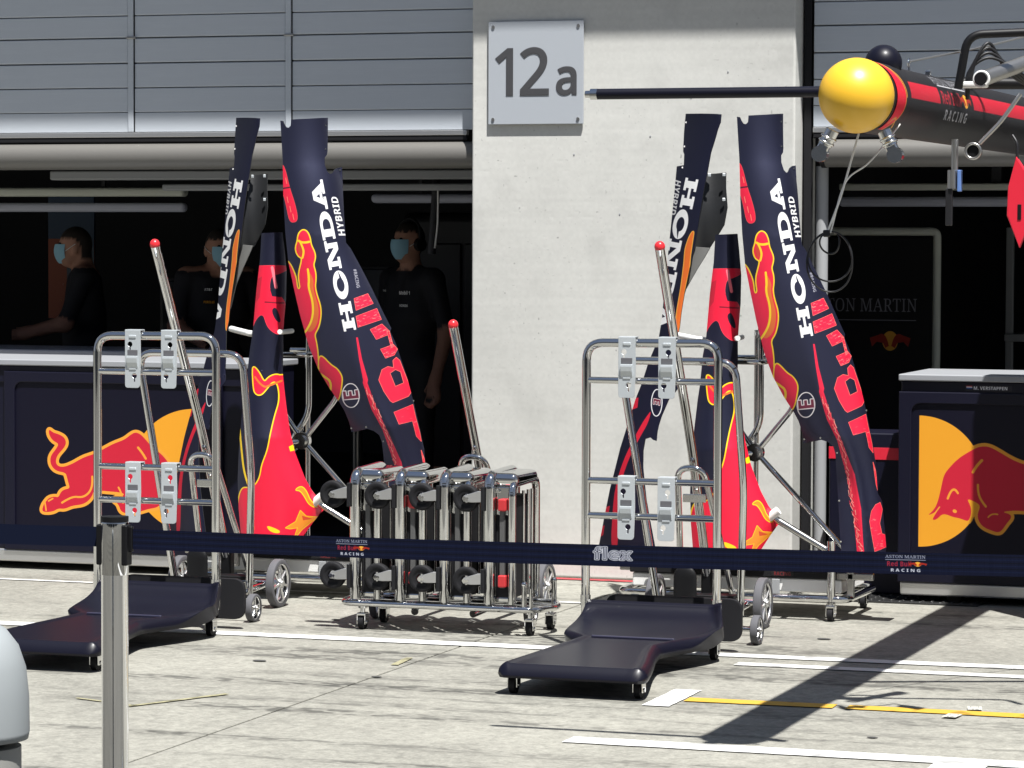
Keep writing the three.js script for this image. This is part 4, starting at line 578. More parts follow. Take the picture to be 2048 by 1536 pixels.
// ---------------------------------------------------------------- jacks with red-tipped levers
function jack(name, label, x, z, top, hoop) {
  const t = thing(name, label, 'jack', [x, 0, z]);
  const handle = part(t, 'lever', pipe([[0, 0.16, 0.0], [0, lerp(0.16, top[0], 0.42), lerp(0, top[1], 0.36)], [0, top[0], top[1]]], 0.0195, 0.15), M.chrome);
  part(handle, 'knob', new THREE.SphereGeometry(0.0215, 20, 14).scale(1, 1.05, 1).translate(0, top[0] + 0.006, top[1]), M.redKnob, 'red rounded cap');
  part(t, 'yoke', pipe([[-0.115, 0.12, 0.02], [-0.055, 0.69, 0.30], [0.055, 0.69, 0.30], [0.115, 0.12, 0.02]], 0.0135, 0.06), M.chrome);
  part(t, 'yoke_plate', rbox(0.1, 0.035, 0.012, 0, 0.56, 0.235, 0.004), M.chromeDull);
  part(t, 'axle', cyl(0.013, 0.5, 0, 0.107, 0.0, 'x', 16), M.chrome);
  for (const s of [-1, 1]) roadWheel(t, s * 0.235, 0.107, 0.0, 0.107, 0.036, 7);
  for (const s of [-1, 1]) roadWheel(t, s * 0.35, 0.06, 0.54, 0.06, 0.03, 5);
  part(t, 'side_rail', pipe([[-0.165, 0.1, -0.02], [-0.165, 0.07, 0.55], [-0.13, 0.05, 0.66]], 0.016, 0.05), M.chrome); part(t, 'side_rail', pipe([[0.165, 0.1, -0.02], [0.165, 0.07, 0.55], [0.13, 0.05, 0.66]], 0.016, 0.05), M.chrome);
  part(t, 'front_axle', cyl(0.009, 0.7, 0, 0.06, 0.54, 'x', 14), M.chrome); part(t, 'lift_saddle', [rbox(0.30, 0.02, 0.09, 0, 0.14, 0.12, 0.006), rbox(0.05, 0.16, 0.05, 0, 0.17, 0.02, 0.01)], M.black);
  if (hoop) part(t, 'push_hoop', pipe([[-0.155, 0.08, 0.22], [-0.25, 0.72, 0.255], [-0.315, 1.13, 0.27], [0.18, 1.13, 0.27], [0.215, 0.6, 0.25], [0.2, 0.08, 0.24]], 0.0165, 0.075), M.chrome);
  if (hoop) part(t, 'guard', new THREE.CapsuleGeometry(0.05, 0.15, 6, 16).scale(1, 1, 0.3).translate(-0.02, 0.16, 0.3), M.black);
  return t;
}
function roadWheel(t, x, y, z, R, w, spokes) {
  const tyre = part(t, 'wheel', new THREE.LatheGeometry([[R * 0.82, -w / 2], [R * 0.96, -w / 2], [R, -w * 0.38], [R, w * 0.38], [R * 0.96, w / 2], [R * 0.82, w / 2]].map(([a, b]) => new THREE.Vector2(a, b)), 40).rotateZ(Math.PI / 2).translate(x, y, z), M.tread);
  const g = [torus(R * 0.80, R * 0.05, 'x', 40, 8).translate(x + w * 0.3, y, z), torus(R * 0.80, R * 0.05, 'x', 40, 8).translate(x - w * 0.3, y, z), cyl(R * 0.2, w * 1.15, x, y, z, 'x', 18), cyl(R * 0.12, w * 1.5, x, y, z, 'x', 14)];
  for (let k = 0; k < spokes; k++) g.push(rbox(w * 0.35, R * 0.66, R * 0.11, 0, R * 0.46, 0, 0.003).rotateX(k / spokes * 2 * Math.PI).translate(x + w * 0.2, y, z));
  part(tyre, 'rim', g, M.rim);
}
jack('pit_jack', 'chrome jack with a red-tipped lever behind the right-hand stand', 1.652, 1.63, [1.6, 0.77], true);
jack('pit_jack', 'chrome jack with a red-tipped lever behind the left-hand stand', -0.558, 1.63, [1.6, 0.77], true);
jack('pit_jack', 'chrome jack with a red-tipped lever behind the rack of dollies', 0.585, 1.32, [1.262, 0.55], false);

// ---------------------------------------------------------------- stands with a navy scoop base
function wingStand(name, label, x, z) { // origin between the two uprights
  const t = thing(name, label, 'stand', [x, 0, z]);
  // scoop: a plate that falls from the uprights and runs forward, flared at both ends
  const nS = 64, nT = 40, path = (s) => { // s 0..1 -> [y, z] along the middle of the top face
    const L = s * 1.32; if (L < 0.42) { const g = Math.pow(L / 0.42, 0.8) * Math.PI / 2; return [0.112 + 0.096 * (1 - Math.sin(g)), 0.015 + 0.375 * (1 - Math.cos(g))]; }
    return [0.112, 0.39 + (L - 0.42) / 0.9 * 0.91];
  };
  const seg = (t, P) => { for (let i = 1; i < P.length; i++) if (t <= P[i][0] || i === P.length - 1) return lerp(P[i - 1][1], P[i][1], sstep(0, 1, clamp((t - P[i - 1][0]) / (P[i][0] - P[i - 1][0]))) * 0.35 + clamp((t - P[i - 1][0]) / (P[i][0] - P[i - 1][0])) * 0.65); };
  const half = (zz) => { // [left, right] edge of the plate at a distance from the uprights
    const c = zz > 1.24 ? 0.045 * (1 - Math.sqrt(Math.max(0, 1 - ((zz - 1.24) / 0.063) ** 2))) : 0;
    return [seg(zz, [[0, -0.262], [0.28, -0.268], [0.42, -0.165], [1.3, -0.2]]) + c, seg(zz, [[0, 0.30], [0.17, 0.35], [0.60, 0.222], [1.3, 0.372]]) - c];
  };
  const top = [], bot = [];
  for (let i = 0; i <= nS; i++) for (let j = 0; j <= nT; j++) {
    const [y, zz] = path(i / nS), uu = j / nT, u = 0.5 - 0.5 * Math.cos(uu * Math.PI) * (0.75 + 0.25 * Math.abs(Math.cos(uu * Math.PI))), [a, b] = half(zz), flat = sstep(0.2, 0.42, zz);
    const e = Math.min(Math.min(u, 1 - u) * (b - a), Math.max(0, 1.3 - zz) * 1.2), roll = 1 - Math.sqrt(clamp(e / 0.03) * (2 - clamp(e / 0.03))), rim = 0.006 * Math.exp(-(((e - 0.034) / 0.014) ** 2));
    const curl = (1 - flat) * 0.03 * sstep(b - 0.05, b, lerp(a, b, u)); // right-hand end turns up
    top.push([lerp(a, b, u), y - roll * 0.036 * flat + rim * flat + curl * 0.4, zz - (1 - flat) * roll * 0.004 + curl]); bot.push([lerp(a + 0.006, b - 0.006, u), lerp(y - 0.016, 0.064, sstep(0.05, 0.3, zz)), zz - 0.012 * (1 - flat) - (i === nS ? 0.006 : 0)]);
  }
  const pos = [], w = nT + 1, quad = (A, B, C, D) => pos.push(...A, ...B, ...C, ...B, ...D, ...C);
  for (let i = 0; i < nS; i++) for (let j = 0; j < nT; j++) { const q = i * w + j; quad(top[q], top[q + w], top[q + 1], top[q + w + 1]); quad(bot[q], bot[q + 1], bot[q + w], bot[q + w + 1]); }
  for (let i = 0; i < nS; i++) for (const j of [0, nT]) { const q = i * w + j; j ? quad(top[q], top[q + w], bot[q], bot[q + w]) : quad(top[q + w], top[q], bot[q + w], bot[q]); }
  for (let j = 0; j < nT; j++) for (const i of [0, nS]) { const q = i * w + j; i ? quad(top[q], bot[q], top[q + 1], bot[q + 1]) : quad(top[q + 1], bot[q + 1], top[q], bot[q]); }
  let g = new THREE.BufferGeometry(); g.setAttribute('position', new THREE.Float32BufferAttribute(pos, 3)); g = mergeVertices(g, 1e-5); g.computeVertexNormals();
  part(t, 'scoop_base', g, M.navySatin);
  part(t, 'lit_grip_strip', rbox(0.33, 0.01, 0.016, 0.058, 0.1155, 0.425, 0.004), mat(0.03, 0.03, 0.055, 0.35));  // paler navy: light on its upward face is put into the colour
  part(t, 'rear_board', roundPlate(0.56, 0.165, 0.014, 0.05).translate(0.05, 0.128, -0.17), M.rubber); for (const ax of [-0.1, 0.2]) part(t, 'rear_board_arm', rbox(0.03, 0.03, 0.2, ax, 0.07, -0.08, 0.006), M.steel);
  for (const [cx, cz] of [[-0.15, 1.22], [0.315, 1.20], [0.285, 0.08], [-0.22, 0.1]]) caster(t, cx, cz, 0.09, 0.031);
  // ladder
  const r = 0.0175, ym = 1.226; part(t, 'ladder_frame', pipe([[-0.267, 0.1, 0], [-0.267, ym, 0], [0.272, ym + 0.004, 0], [0.272, 0.1, 0]], r, 0.07), M.chrome);
  for (const y of [1.078, 0.681, 0.542]) part(t, 'rung', cyl(0.0135, 0.53, 0.0025, y, 0, 'x', 16), M.chrome);
  for (const s of [-0.267, 0.272]) part(t, 'ferrule', cyl(0.0205, 0.04, s, 0.205, 0, 'y', 18), M.chromeDull);
  // hook brackets with keyholes
  for (const [bxp, y1, y0] of [[-0.094, 1.25, 1.012], [0.070, 1.25, 1.012], [-0.094, 0.70, 0.452], [0.070, 0.70, 0.452]]) {
    const w2 = 0.034, s = new THREE.Shape(); s.moveTo(-w2, y1); s.lineTo(w2, y1); s.lineTo(w2 + 0.002, y1 - 0.12); s.lineTo(w2 - 0.002, y0 + 0.014); s.quadraticCurveTo(w2 - 0.002, y0, w2 - 0.016, y0); s.lineTo(-w2 + 0.014, y0); s.quadraticCurveTo(-w2, y0, -w2, y0 + 0.014); s.closePath();
    for (const [kx, ky] of [[-0.012 + (bxp > 0 ? 0.018 : 0), y1 - 0.058], [0.008 - (bxp > 0 ? 0.02 : 0), y0 + 0.05]]) { const h = new THREE.Path(), a = 0.0115; h.moveTo(kx - 0.0035, ky - 0.026); h.lineTo(kx - 0.0035, ky - 0.0105); h.absarc(kx, ky, a, Math.PI * 1.4, -Math.PI * 0.4, true); h.lineTo(kx + 0.0035, ky - 0.026); h.closePath(); s.holes.push(h); }
    const br = part(t, 'hook_bracket', new THREE.ExtrudeGeometry(s, { depth: 0.003, bevelEnabled: true, bevelThickness: 0.0008, bevelSize: 0.0008, bevelSegments: 1, curveSegments: 12 }).translate(bxp, 0, 0.0205), M.zinc);
    part(br, 'hook_top', [rbox(0.068, 0.004, 0.045, bxp, y1 + 0.001, 0.001, 0.001), rbox(0.068, 0.03, 0.003, bxp, y1 - 0.014, -0.021, 0.001)], M.zinc);
    const bump = new THREE.Shape([[0, -0.004], [0.010, 0.022], [0.013, 0.040], [0.012, 0.046], [0, 0.048]].map(([a, b]) => new THREE.Vector2(a, b)));
    part(br, 'pressed_bump', new THREE.ExtrudeGeometry(bump, { depth: 0.044, bevelEnabled: true, bevelThickness: 0.002, bevelSize: 0.002, bevelSegments: 2 }).rotateY(-Math.PI / 2).translate(bxp + 0.022, y0 + 0.083, 0.0235), M.zinc);
    part(br, 'slot_shade', [rbox(0.046, 0.024, 0.004, bxp, y0 + 0.145, 0.0245, 0.003)], M.tread); part(br, 'rivet_pad', rbox(0.032, 0.011, 0.005, bxp, y1 - 0.026, 0.0255, 0.004), M.zinc); part(br, 'rivet_pad', rbox(0.032, 0.009, 0.004, bxp, y0 + 0.078, 0.0255, 0.003), M.zinc);  // shade of the slot recess put in as a dark slab
  }
  return t;
}
wingStand('wing_stand', 'navy scoop-based stand with chrome ladder frame in front of the pillar', 1.679, 2.6);
wingStand('wing_stand', 'navy scoop-based stand with chrome ladder frame behind the belt post', -0.461, 2.6);

// ---------------------------------------------------------------- rack of four wheel dollies stood on edge
{
  const t = thing('dolly_rack', 'low chrome rack on casters holding four upright dollies', 'rack', [0.68, 0, 2.11]);
  part(t, 'base_loop', pipe([[-0.44, 0.112, 0.16], [0.40, 0.112, 0.16], [0.46, 0.112, 0.0], [0.40, 0.112, -0.16], [-0.44, 0.112, -0.16], [-0.47, 0.112, 0]], 0.0135, 0.06, true), M.chrome);
  part(t, 'base_bar', cyl(0.012, 0.86, -0.02, 0.105, 0.05, 'x', 14), M.chrome); part(t, 'base_bar', cyl(0.012, 0.86, -0.02, 0.105, -0.08, 'x', 14), M.chrome);
  for (let i = 0; i < 5; i++) part(t, 'divider', pipe([[-0.37 + i * 0.19, 0.112, 0.15], [-0.37 + i * 0.19, 0.20, 0.15]], 0.009, 0.02), M.chrome);
  for (const x of [0.36, 0.42]) part(t, 'end_pin', [cyl(0.011, 0.10, x, 0.165, x > 0.4 ? -0.06 : 0.15, 'y', 14), ball(0.013, x, 0.216, x > 0.4 ? -0.06 : 0.15, 12)], M.chrome);
  for (const [x, z] of [[-0.36, 0.13], [-0.36, -0.12], [0.37, 0.10], [0.38, -0.14]]) caster(t, x, z, 0.105, 0.03);
  const proto = thing('wheel_dolly', '', 'dolly', [0, 0, 0], 'dollies stood on edge in the rack');
  const zf = 0.15, zb = -0.17, y0 = 0.13, y1 = 0.655;
  part(proto, 'side_frame', pipe([[0, y0, zf], [0, y1, zf], [0, y1 + 0.01, zb], [0, y0, zb]], 0.0235, 0.05, false, 16), M.chrome);
  part(proto, 'side_frame', pipe([[0.095, y0, zf - 0.01], [0.095, y1 - 0.03, zf - 0.01], [0.095, y1 - 0.02, zb], [0.095, y0, zb]], 0.017, 0.05, false, 16), M.chrome);
  part(proto, 'top_plate', rbox(0.125, 0.06, 0.29, 0.05, y1 - 0.014, -0.015, 0.028), M.chrome);
  part(proto, 'end_plate', rbox(0.085, 0.12, 0.012, 0.048, y1 - 0.1, zf - 0.03, 0.006), M.chrome); part(proto, 'end_bolt', cyl(0.008, 0.02, 0.03, y1 - 0.06, zf - 0.02, 'z', 12), M.chromeDull);
  part(proto, 'deck', rbox(0.07, 0.42, 0.25, 0.05, 0.36, 0.0, 0.01), M.rubber); part(proto, 'deck_rail', rbox(0.022, 0.33, 0.018, 0.05, 0.36, zf - 0.02, 0.004), mat(0.09, 0.09, 0.09, 0.4));
  for (const z of [-0.02, -0.08, -0.13]) part(proto, 'tie_rod', cyl(0.007, 0.44, 0.09, 0.37, z, 'y', 12), M.chrome);
  part(proto, 'foot_clip', rbox(0.1, 0.03, 0.05, 0.05, y0 + 0.015, 0.1, 0.01), M.chrome);
  for (const y of [0.225, 0.565]) {
    const f = new THREE.Shape([[0, -0.012], [0, 0.03], [-0.02, 0.03], [-0.08, 0.011], [-0.088, 0], [-0.082, -0.011], [-0.05, -0.014]].map(([a, b]) => new THREE.Vector2(a, b)));
    const c = part(proto, 'caster', [new THREE.ExtrudeGeometry(f, { depth: 0.004, bevelEnabled: true, bevelThickness: 0.0015, bevelSize: 0.0015, bevelSegments: 1 }).translate(-0.022, y, zf + 0.022), new THREE.ExtrudeGeometry(f, { depth: 0.004, bevelEnabled: false }).translate(-0.022, y, zf - 0.026)], M.alu);
    part(c, 'mount_plate', rbox(0.014, 0.1, 0.06, -0.022, y, zf, 0.003), M.rubber);
    part(c, 'wheel', new THREE.LatheGeometry([[0.02, -0.012], [0.034, -0.012], [0.036, -0.016], [0.049, -0.018], [0.056, -0.012], [0.058, 0], [0.056, 0.012], [0.049, 0.018], [0.036, 0.016], [0.034, 0.012], [0.02, 0.012]].map(([a, b]) => new THREE.Vector2(a, b)), 32).rotateX(Math.PI / 2).translate(-0.1, y, zf), M.rubber);
    part(c, 'axle_nut', [cyl(0.009, 0.012, -0.1, y, zf + 0.026, 'z', 12), cyl(0.006, 0.01, -0.088, y, zf + 0.026, 'z', 10)], M.chrome);
  }
  const xs = [-0.385, -0.185, 0.012, 0.208];
  const labels = ['leftmost of the four chrome wheel dollies in the rack', 'second chrome wheel dolly from the left in the rack', 'third chrome wheel dolly from the left in the rack', 'rightmost of the four chrome wheel dollies in the rack'];
  xs.forEach((x, i) => {
    const o = i ? copyOf(proto, [0.68 + x, 0, 2.11], labels[i]) : proto; if (!i) { o.position.set(0.68 + x, 0, 2.11); o.userData.label = labels[0]; }
  });
  for (const o of scene.children.filter((c) => c.name === 'wheel_dolly_001' || c.name === 'wheel_dolly_003')) for (const y of [0.54, 0.225]) part(o, 'red_latch', rbox(0.035, 0.05, 0.03, 0.055, y, zf - 0.008, 0.006), mat(0.5, 0.03, 0.035, 0.45));
}

// ---------------------------------------------------------------- chequer plate by the right counter
{
  const t = thing('chequer_plate', 'dark chequered metal plate on the ground by the right counter', 'mat', [2.26, 0, 0.36]);
  part(t, 'sheet', rbox(0.66, 0.008, 0.34, 0, 0.005, 0, 0.002), M.plate);
  const b = []; for (let i = 0; i < 14; i++) for (let j = 0; j < 8; j++) b.push(new THREE.SphereGeometry(0.014, 8, 5).scale(1, 0.3, 0.36).rotateY((i + j) % 2 ? 0.8 : -0.8).translate(-0.3 + i * 0.046, 0.009, -0.145 + j * 0.042));
  const o = part(t, 'raised_studs', b, M.plate); o.userData.kind = 'stuff';
}

// ---------------------------------------------------------------- overhead boom with yellow ball
{
  const bxX = 3.11, by = 2.07, R = 0.108;
  const t = thing('overhead_boom', 'dark overhead boom with a red stripe and a yellow ball end', 'boom', [bxX, 0, 1.0]);
  // print wraps the tube: u runs round it, v along it (v = 1 at the ball end); length 4.2 m
  const L = 4.2, tex = canvas(512, 2048, (x, W, H) => {
    x.fillStyle = '#19181c'; x.fillRect(0, 0, W, H); const mY = H / L; // canvas y from the ball end
    const band = (a0, a1, z0, z1, c) => { x.fillStyle = c; x.fillRect(a0 * W, z0 * mY, (a1 - a0) * W, (z1 - z0) * mY); };
    // the side towards the pit lane's left is u about 0.5
    band(0.755, 0.835, 0.20, 0.68, '#c01a30'); band(0.755, 0.835, 1.24, 4.2, '#c01a30');
    const tx = (s, u, z, size, c, st = '', kx = 1) => { x.save(); x.translate(u * W, z * mY); x.rotate(Math.PI / 2); x.fillStyle = c; x.font = `${st} ${size}px sans-serif`; x.textAlign = 'center'; x.textBaseline = 'middle'; x.transform(kx, 0, 0, 1, 0, 0); x.fillText(s, 0, 0); x.restore(); };
    tx('ASTON MARTIN', 0.885, 0.95, 42, '#8d8d92', '', 0.85); x.fillStyle = '#b9b9bd'; x.fillRect(0.847 * W, 0.72 * mY, 4, 0.46 * mY);
    tx('Red Bull', 0.79, 0.87, 46, '#b01c30', 'bold', 0.85); x.save(); x.translate(0.79 * W, 1.11 * mY); x.rotate(Math.PI / 2); sunAndBulls(x, 0, 0, 36); x.restore(); tx('R A C I N G', 0.705, 0.95, 36, '#a9a9ad', 'bold', 1);
  });
  const tube = new THREE.CylinderGeometry(R, R, L, 64, 1, false).rotateX(Math.PI / 2).rotateZ(Math.PI).translate(0, by, 2.15);
  part(t, 'tube', tube, mat(1, 1, 1, 0.5, 0, { map: tex }));
  const ballTex = canvas(1024, 512, (x, W, H) => { x.fillStyle = '#f0b21c'; x.fillRect(0, 0, W, H); });
  const bl = part(t, 'ball_end', new THREE.SphereGeometry(0.113, 48, 32).scale(1, 1, 1.06).translate(0, by, 4.3), M.yellow, 'yellow ball');
  // bull emblem wrapped on the collar behind the ball
  const em = canvas(512, 512, (x) => { x.fillStyle = '#19181c'; x.fillRect(0, 0, 512, 512); const o1 = [[-20, -40], [540, -40], [470, 90], [380, 190], [300, 300], [200, 330], [120, 260], [60, 180], [-20, 120]]; blob(x, o1, HOT, RIM, 26); blob(x, o1, HOT); blob(x, [[500, 60], [440, 190], [330, 330], [250, 360]], null, RIM, 18, false); blob(x, [[60, 60], [130, 150], [60, 260], [30, 330]], null, RIM, 16, false); });
  const collar = new THREE.CylinderGeometry(R + 0.0025, R + 0.0025, 0.2, 32, 1, true, Math.PI * 0.15, Math.PI * 0.75).rotateX(Math.PI / 2).translate(0, by, 4.13); part(t, 'emblem_wrap', collar, mat(1, 1, 1, 0.45, 0, { map: em }));
  part(t, 'dome', new THREE.SphereGeometry(0.058, 32, 20).translate(0.0, by + 0.115, 3.93), M.navySatin, 'dark round dome on top');
  const pole = part(t, 'stop_pole', cyl(0.0165, 0.72, -0.445, by + 0.012, 4.32, 'x', 20), M.navySatin); part(pole, 'pole_tip', [cyl(0.017, 0.022, -0.815, by + 0.012, 4.32, 'x', 18), cyl(0.011, 0.018, -0.834, by + 0.012, 4.32, 'x', 16)], M.chrome);
  // couplings under the ball
  for (const [dx, dz, a] of [[-0.055, 4.36, 0.55], [0.07, 4.24, -0.5]]) part(t, 'hose_coupling', [cyl(0.021, 0.05, 0, -0.03, 0, 'y', 18), torus(0.022, 0.004, 'y', 20, 8).translate(0, -0.045, 0), torus(0.022, 0.004, 'y', 20, 8).translate(0, -0.03, 0), cyl(0.024, 0.03, 0, -0.085, 0, 'z', 20), rbox(0.036, 0.03, 0.028, 0, -0.066, 0, 0.006)].map((g) => g.rotateZ(-a * 0.9).translate(dx, by - 0.1, dz)), M.chromeDull);
  // black tube frame on top
  part(t, 'top_frame', pipe([[0.12, by + 0.06, 3.35], [0.15, by + 0.235, 3.35], [0.75, by + 0.26, 3.2], [0.75, by + 0.0, 3.2]], 0.014, 0.05), M.black);
  part(t, 'rear_tube', pipe([[0.03, by + 0.10, 2.9], [0.8, by + 0.10, 2.6]], 0.02, 0.02), M.black);
  part(t, 'eye_bolt', [torus(0.012, 0.004, 'x', 16, 8).translate(0.0, by + 0.135, 3.55), cyl(0.006, 0.03, 0, by + 0.118, 3.55, 'y', 12)], M.chrome); part(t, 'eye_bolt', [rbox(0.02, 0.02, 0.02, 0.0, by + 0.116, 3.25, 0.004)], M.chrome);
  part(t, 'stay_wire', spline([[0, by + 0.14, 3.55], [0.2, by + 0.21, 3.2], [0.5, by + 0.34, 2.7], [1.1, by + 0.6, 1.8]], 0.0035, 30, 6), M.steel);
  part(t, 'mast', rbox(0.5, 2.6, 0.22, 0.16, 1.3, 0.0, 0.02), M.navy);  // mast added out of view, sized so its shadow covers the right counter
  part(t, 'clamp_fitting', [rbox(0.10, 0.02, 0.07, 0.155, by + 0.075, 3.3, 0.008), torus(0.024, 0.005, 'z', 24, 10).translate(0.2, by + 0.09, 3.37)], M.white); part(t, 'pipe_stub', pipe([[0.2, by + 0.09, 3.36], [0.34, by + 0.17, 3.1]], 0.026, 0.02), M.steel); part(t, 'pipe_bore', cyl(0.021, 0.006, 0.2, by + 0.09, 3.385, 'z', 20), M.black);
  for (let k = 0; k < 4; k++) part(t, 'hose', spline([[0.13, by + 0.03, 3.25], [0.14 + k * 0.008, by + 0.12 + k * 0.014, 3.27], [0.2, by + 0.165 + k * 0.016, 3.25], [0.29 - k * 0.012, by + 0.12, 3.2], [0.34, by + 0.06, 3.1]], 0.0055, 30, 8), M.hose);
  // lower fitting, hanging rod
  part(t, 'clamp_fitting', [torus(0.024, 0.005, 'z', 24, 10).translate(0.19, by - 0.145, 3.45), pipe([[0.205, by - 0.12, 3.42], [0.27, by - 0.05, 3.4], [0.33, by + 0.04, 3.38]], 0.007, 0.03)], M.steel); part(t, 'pipe_bore', cyl(0.024, 0.03, 0.19, by - 0.145, 3.43, 'z', 20), M.black);
  const rod = part(t, 'hanging_rod', [cyl(0.011, 0.11, 0.125, by - 0.16, 3.42, 'y', 14), cyl(0.016, 0.06, 0.118, by - 0.235, 3.42, 'y', 14)], M.steel); part(rod, 'rod_grip', rbox(0.022, 0.12, 0.018, 0.108, by - 0.325, 3.42, 0.004), M.hose); part(rod, 'rod_tag', rbox(0.012, 0.07, 0.03, 0.142, by - 0.24, 3.42, 0.003), M.blue);
}
{ // red pennant-like marker hanging at the right edge
  const t = thing('hanging_marker', 'red diamond-shaped marker hanging at the right edge', 'marker', [3.43, 1.62, 4.3]);
  const s = new THREE.Shape([[0.0, 0.0], [0.022, 0.06], [0.045, 0.14], [0.03, 0.22], [-0.012, 0.285], [-0.035, 0.19], [-0.038, 0.10]].map(([a, b]) => new THREE.Vector2(a, b)));
  part(t, 'board', new THREE.ExtrudeGeometry(s, { depth: 0.02, bevelEnabled: true, bevelThickness: 0.004, bevelSize: 0.004, bevelSegments: 2 }), M.red); part(t, 'hook', pipe([[-0.012, 0.28, 0.01], [-0.012, 0.335, 0.01], [-0.03, 0.36, 0.0]], 0.005, 0.02), M.hose); part(t, 'slot', rbox(0.012, 0.05, 0.002, 0.0, 0.11, 0.0255, 0.001), M.black);
}
{ // coil of hose hanging from the ball
  const t = thing('cable_coil', 'loose loop of thin black cable hanging below the yellow ball', 'cable', [3.015, 1.66, 5.22]);
  const ring = (r, sx, sy, ph, oy) => { const p = []; for (let k = 0; k < 14; k++) { const a = k / 14 * 2 * Math.PI + ph; p.push([Math.cos(a) * r * sx, oy + Math.sin(a) * r * sy, Math.sin(a * 2 + ph) * 0.012]); } return spline(p, 0.0028, 60, 6, true); };
  part(t, 'loop', ring(0.072, 0.95, 1.05, 0.2, -0.072), M.hose); part(t, 'loop', ring(0.076, 0.93, 1.2, 0.9, -0.088), M.hose); part(t, 'loop', ring(0.034, 0.9, 1, 1.9, -0.03), M.hose);
  part(t, 'lead', spline([[-0.01, 0, 0], [0.03, 0.1, 0.01], [0.085, 0.30, 0.0]], 0.0034, 20, 6), M.white); part(t, 'lead', spline([[0, 0, 0], [0.05, 0.16, 0.0], [0.11, 0.21, -0.02], [0.19, 0.33, -0.1]], 0.0026, 24, 6), M.white); part(t, 'tie', rbox(0.022, 0.022, 0.014, -0.012, -0.002, 0, 0.005), M.hose);
}

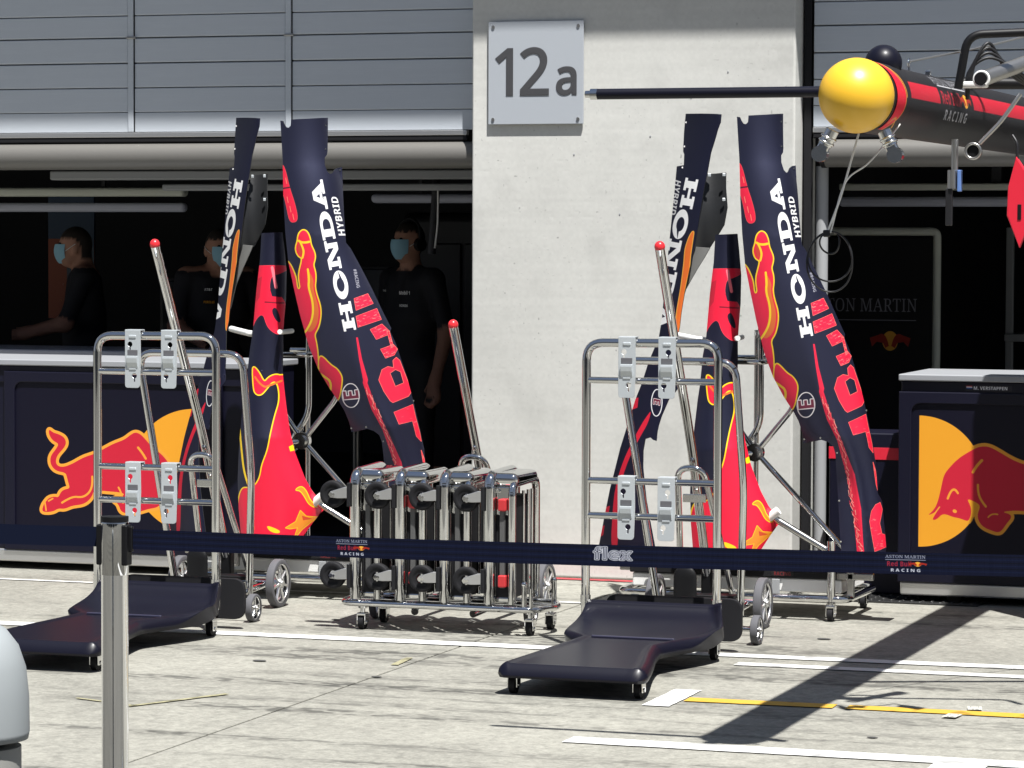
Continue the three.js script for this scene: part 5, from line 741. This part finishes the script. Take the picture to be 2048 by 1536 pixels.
// ---------------------------------------------------------------- belt barrier in front
{
  const t = thing('belt_post', 'chrome belt barrier post in the left foreground', 'post', [1.97, 0, 8.0]);
  part(t, 'shaft', cyl(0.0315, 0.9, 0, 0.45, 0, 'y', 48), M.postChrome);
  part(t, 'base', new THREE.LatheGeometry([[0, 0], [0.17, 0], [0.175, 0.012], [0.05, 0.035], [0.04, 0.06], [0, 0.06]].map(([a, b]) => new THREE.Vector2(a, b)), 48), M.chromeDull);
  const head = part(t, 'cassette', new THREE.LatheGeometry([[0, 0.855], [0.0325, 0.855], [0.0325, 0.975], [0.029, 0.985], [0, 0.986]].map(([a, b]) => new THREE.Vector2(a, b)), 48), M.chrome); part(head, 'cap', cyl(0.0325, 0.012, 0, 0.985, 0, 'y', 48), M.black); part(head, 'slot_strip', [rbox(0.018, 0.095, 0.03, 0.031, 0.925, 0.004, 0.004), rbox(0.018, 0.095, 0.03, -0.031, 0.925, 0.004, 0.004)], M.black);
  const nBelt = 2048, weave = canvas(nBelt, 64, (x, W, H) => {
    x.fillStyle = '#070c22'; x.fillRect(0, 0, W, H); for (let j = 0; j < 6; j++) { x.fillStyle = j % 2 ? '#0b132c' : '#040816'; x.fillRect(0, 6 + j * 9, W, 3); } for (let i = 0; i < W; i += 2) { x.fillStyle = `rgba(255,255,255,${0.015 + 0.03 * rnd()})`; x.fillRect(i, 0, 1, H); }
    const px = (p) => (p - 255) * W / (2048 + 200 - 255);
    for (const [a, b] of [[700, 766], [1790, 1866]]) { const m = (px(a) + px(b)) / 2, w = px(b) - px(a); x.textAlign = 'center'; x.save(); x.translate(m, 0); x.fillStyle = '#a9adba'; x.font = '13px serif'; x.save(); x.scale(w / 100, 1); x.fillText('ASTON MARTIN', 0, 17); x.restore(); x.fillRect(-w / 2, 21, w, 1.5); x.fillStyle = '#a02638'; x.font = 'bold 20px sans-serif'; x.save(); x.scale(w / 128, 1); x.fillText('Red Bull', -20, 41); x.restore(); sunAndBulls(x, w * 0.3, 34, 14); x.fillStyle = '#c3c6cf'; x.font = 'bold 12px sans-serif'; x.save(); x.scale(w / 82, 1); x.fillText('R A C I N G', 0, 57); x.restore(); x.restore(); }
    const fm = (px(1235) + px(1294)) / 2; x.save(); x.translate(fm, 44); x.scale(0.9, 1); x.textAlign = 'center'; x.font = 'bold 48px sans-serif'; x.lineJoin = 'round'; x.strokeStyle = '#d4d6dc'; x.lineWidth = 5; x.strokeText('flex', 0, 0); x.strokeStyle = '#070c22'; x.lineWidth = 2; x.strokeText('flex', 0, 0); x.fillStyle = '#d4d6dc'; x.font = 'bold 46px sans-serif'; x.restore();
  });
  const beltGeo = (x0, x1, y0, y1, flip) => { const n = 60, pos = [], nor = [], uv = [], idx = []; for (let i = 0; i <= n; i++) { const s = i / n, sag = -4 * s * (1 - s) * 0.006, tw = 0.003 * Math.sin(s * 9); for (const k of [1, -1]) { pos.push(lerp(x0, x1, s), lerp(y0, y1, s) + sag + k * 0.0235, tw * k); nor.push(0, 0.02, 1); uv.push(s, k > 0 ? 1 : 0); } } for (let i = 0; i < n; i++) { const a = 2 * i; idx.push(a, a + 1, a + 2, a + 1, a + 3, a + 2); } const g = new THREE.BufferGeometry(); g.setAttribute('position', new THREE.Float32BufferAttribute(pos, 3)); g.setAttribute('normal', new THREE.Float32BufferAttribute(nor, 3)); g.setAttribute('uv', new THREE.Float32BufferAttribute(uv, 2)); g.setIndex(idx); const f = g.toNonIndexed(), b = f.clone().translate(0, 0, -0.0016); return merge([f, b]); };
  const k = 2.13 / 1819, xr = 0.037, xe = (2248 - 229) * k;
  const b = thing('barrier_belt', 'navy webbing belt with white logos stretched right from the chrome post', 'belt', [1.97, 0, 8.0]);
  part(b, 'webbing', beltGeo(xr, xe, 0.939, 0.956), mat(1, 1, 1, 0.8, 0, { map: weave, specularIntensity: 0.25 })); part(b, 'belt_clip', rbox(0.012, 0.06, 0.012, xr + 0.004, 0.939, 0, 0.003), M.black);
  const c = thing('barrier_belt', 'plain navy webbing belt stretched left from the chrome post', 'belt', [1.97, 0, 8.0]);
  part(c, 'webbing', beltGeo(-0.9, -0.037, 0.953, 0.942), mat(0.004, 0.007, 0.022, 0.8, 0, { specularIntensity: 0.25 })); part(c, 'belt_clip', rbox(0.012, 0.06, 0.012, -0.037, 0.942, 0, 0.003), M.black);
  for (const [x, lab] of [[xe + 1.97 + 0.036, 'chrome belt barrier post just beyond the right edge'], [1.97 - 0.935, 'chrome belt barrier post just beyond the left edge']]) copyOf(t, [x, 0, 8.0], lab);
  const g = thing('grey_bollard', 'pale grey round-topped bollard at the lower left edge', 'bollard', [2.145, 0, 9.0]);
  part(g, 'cap', new THREE.LatheGeometry([[0, 0.87], [0.03, 0.866], [0.06, 0.848], [0.085, 0.815], [0.1, 0.77], [0.106, 0.71], [0.107, 0.64], [0.104, 0.625], [0.09, 0.622], [0, 0.622]].map(([a, b]) => new THREE.Vector2(a, b)), 48), M.bollard);
  part(g, 'shaft', cyl(0.09, 0.61, 0, 0.305, 0, 'y', 40), mat(0.30, 0.30, 0.28, 0.7)); part(g, 'foot', cyl(0.15, 0.02, 0, 0.01, 0, 'y', 40), M.steel);
}
// pit wall on the far side of the lane, behind the camera: it is what the chrome mirrors
{
  const t = thing('pit_wall', 'grey concrete pit wall across the lane, behind the viewer', 'wall', [4, 0, 24]);
  part(t, 'wall_panel', uvWall(bx(60, 1.3, 0.3, 0, 0.65, 0)), M.wall); part(t, 'coping', bx(60, 0.08, 0.4, 0, 1.35, 0), M.wall);
  for (const [x, k] of [[-9, 'furthest left'], [-3.5, 'second from the left'], [1.2, 'third from the left'], [6.8, 'fourth from the left'], [13, 'furthest right']]) {  // dark perches added out of view to stripe the chrome reflections
    const p = thing('added_perch', `added black perch, unseen behind the viewer, mirrored in chrome, ${k}`, 'perch', [x, 0, 22.6], 'added perches along the pit wall'); part(p, 'desk', rbox(2.4, 1.25, 0.9, 0, 0.625, 0, 0.03), M.black); part(p, 'canopy', rbox(2.8, 0.12, 1.6, 0, 2.55, 0, 0.04), M.black); for (const q of [-1.15, 1.15]) part(p, 'post', rbox(0.1, 2.5, 0.1, q, 1.25, 0.3, 0.01), M.black); part(p, 'screen_bank', rbox(2.2, 0.6, 0.15, 0, 1.7, 0.2, 0.02), M.black);
  }
  const s = thing('grandstand', 'dark roofed grandstand beyond the pit wall, behind the viewer', 'grandstand', [4, 0, 46]);
  part(s, 'tier', bx(90, 7, 10, 0, 3.5, 0), M.grey); part(s, 'roof', bx(90, 0.5, 16, 0, 14, 0), M.grey); for (let i = -4; i <= 4; i++) part(s, 'column', bx(0.5, 7, 0.5, i * 10, 10.4, 4), M.grey);
}
renderer.render(scene, camera);
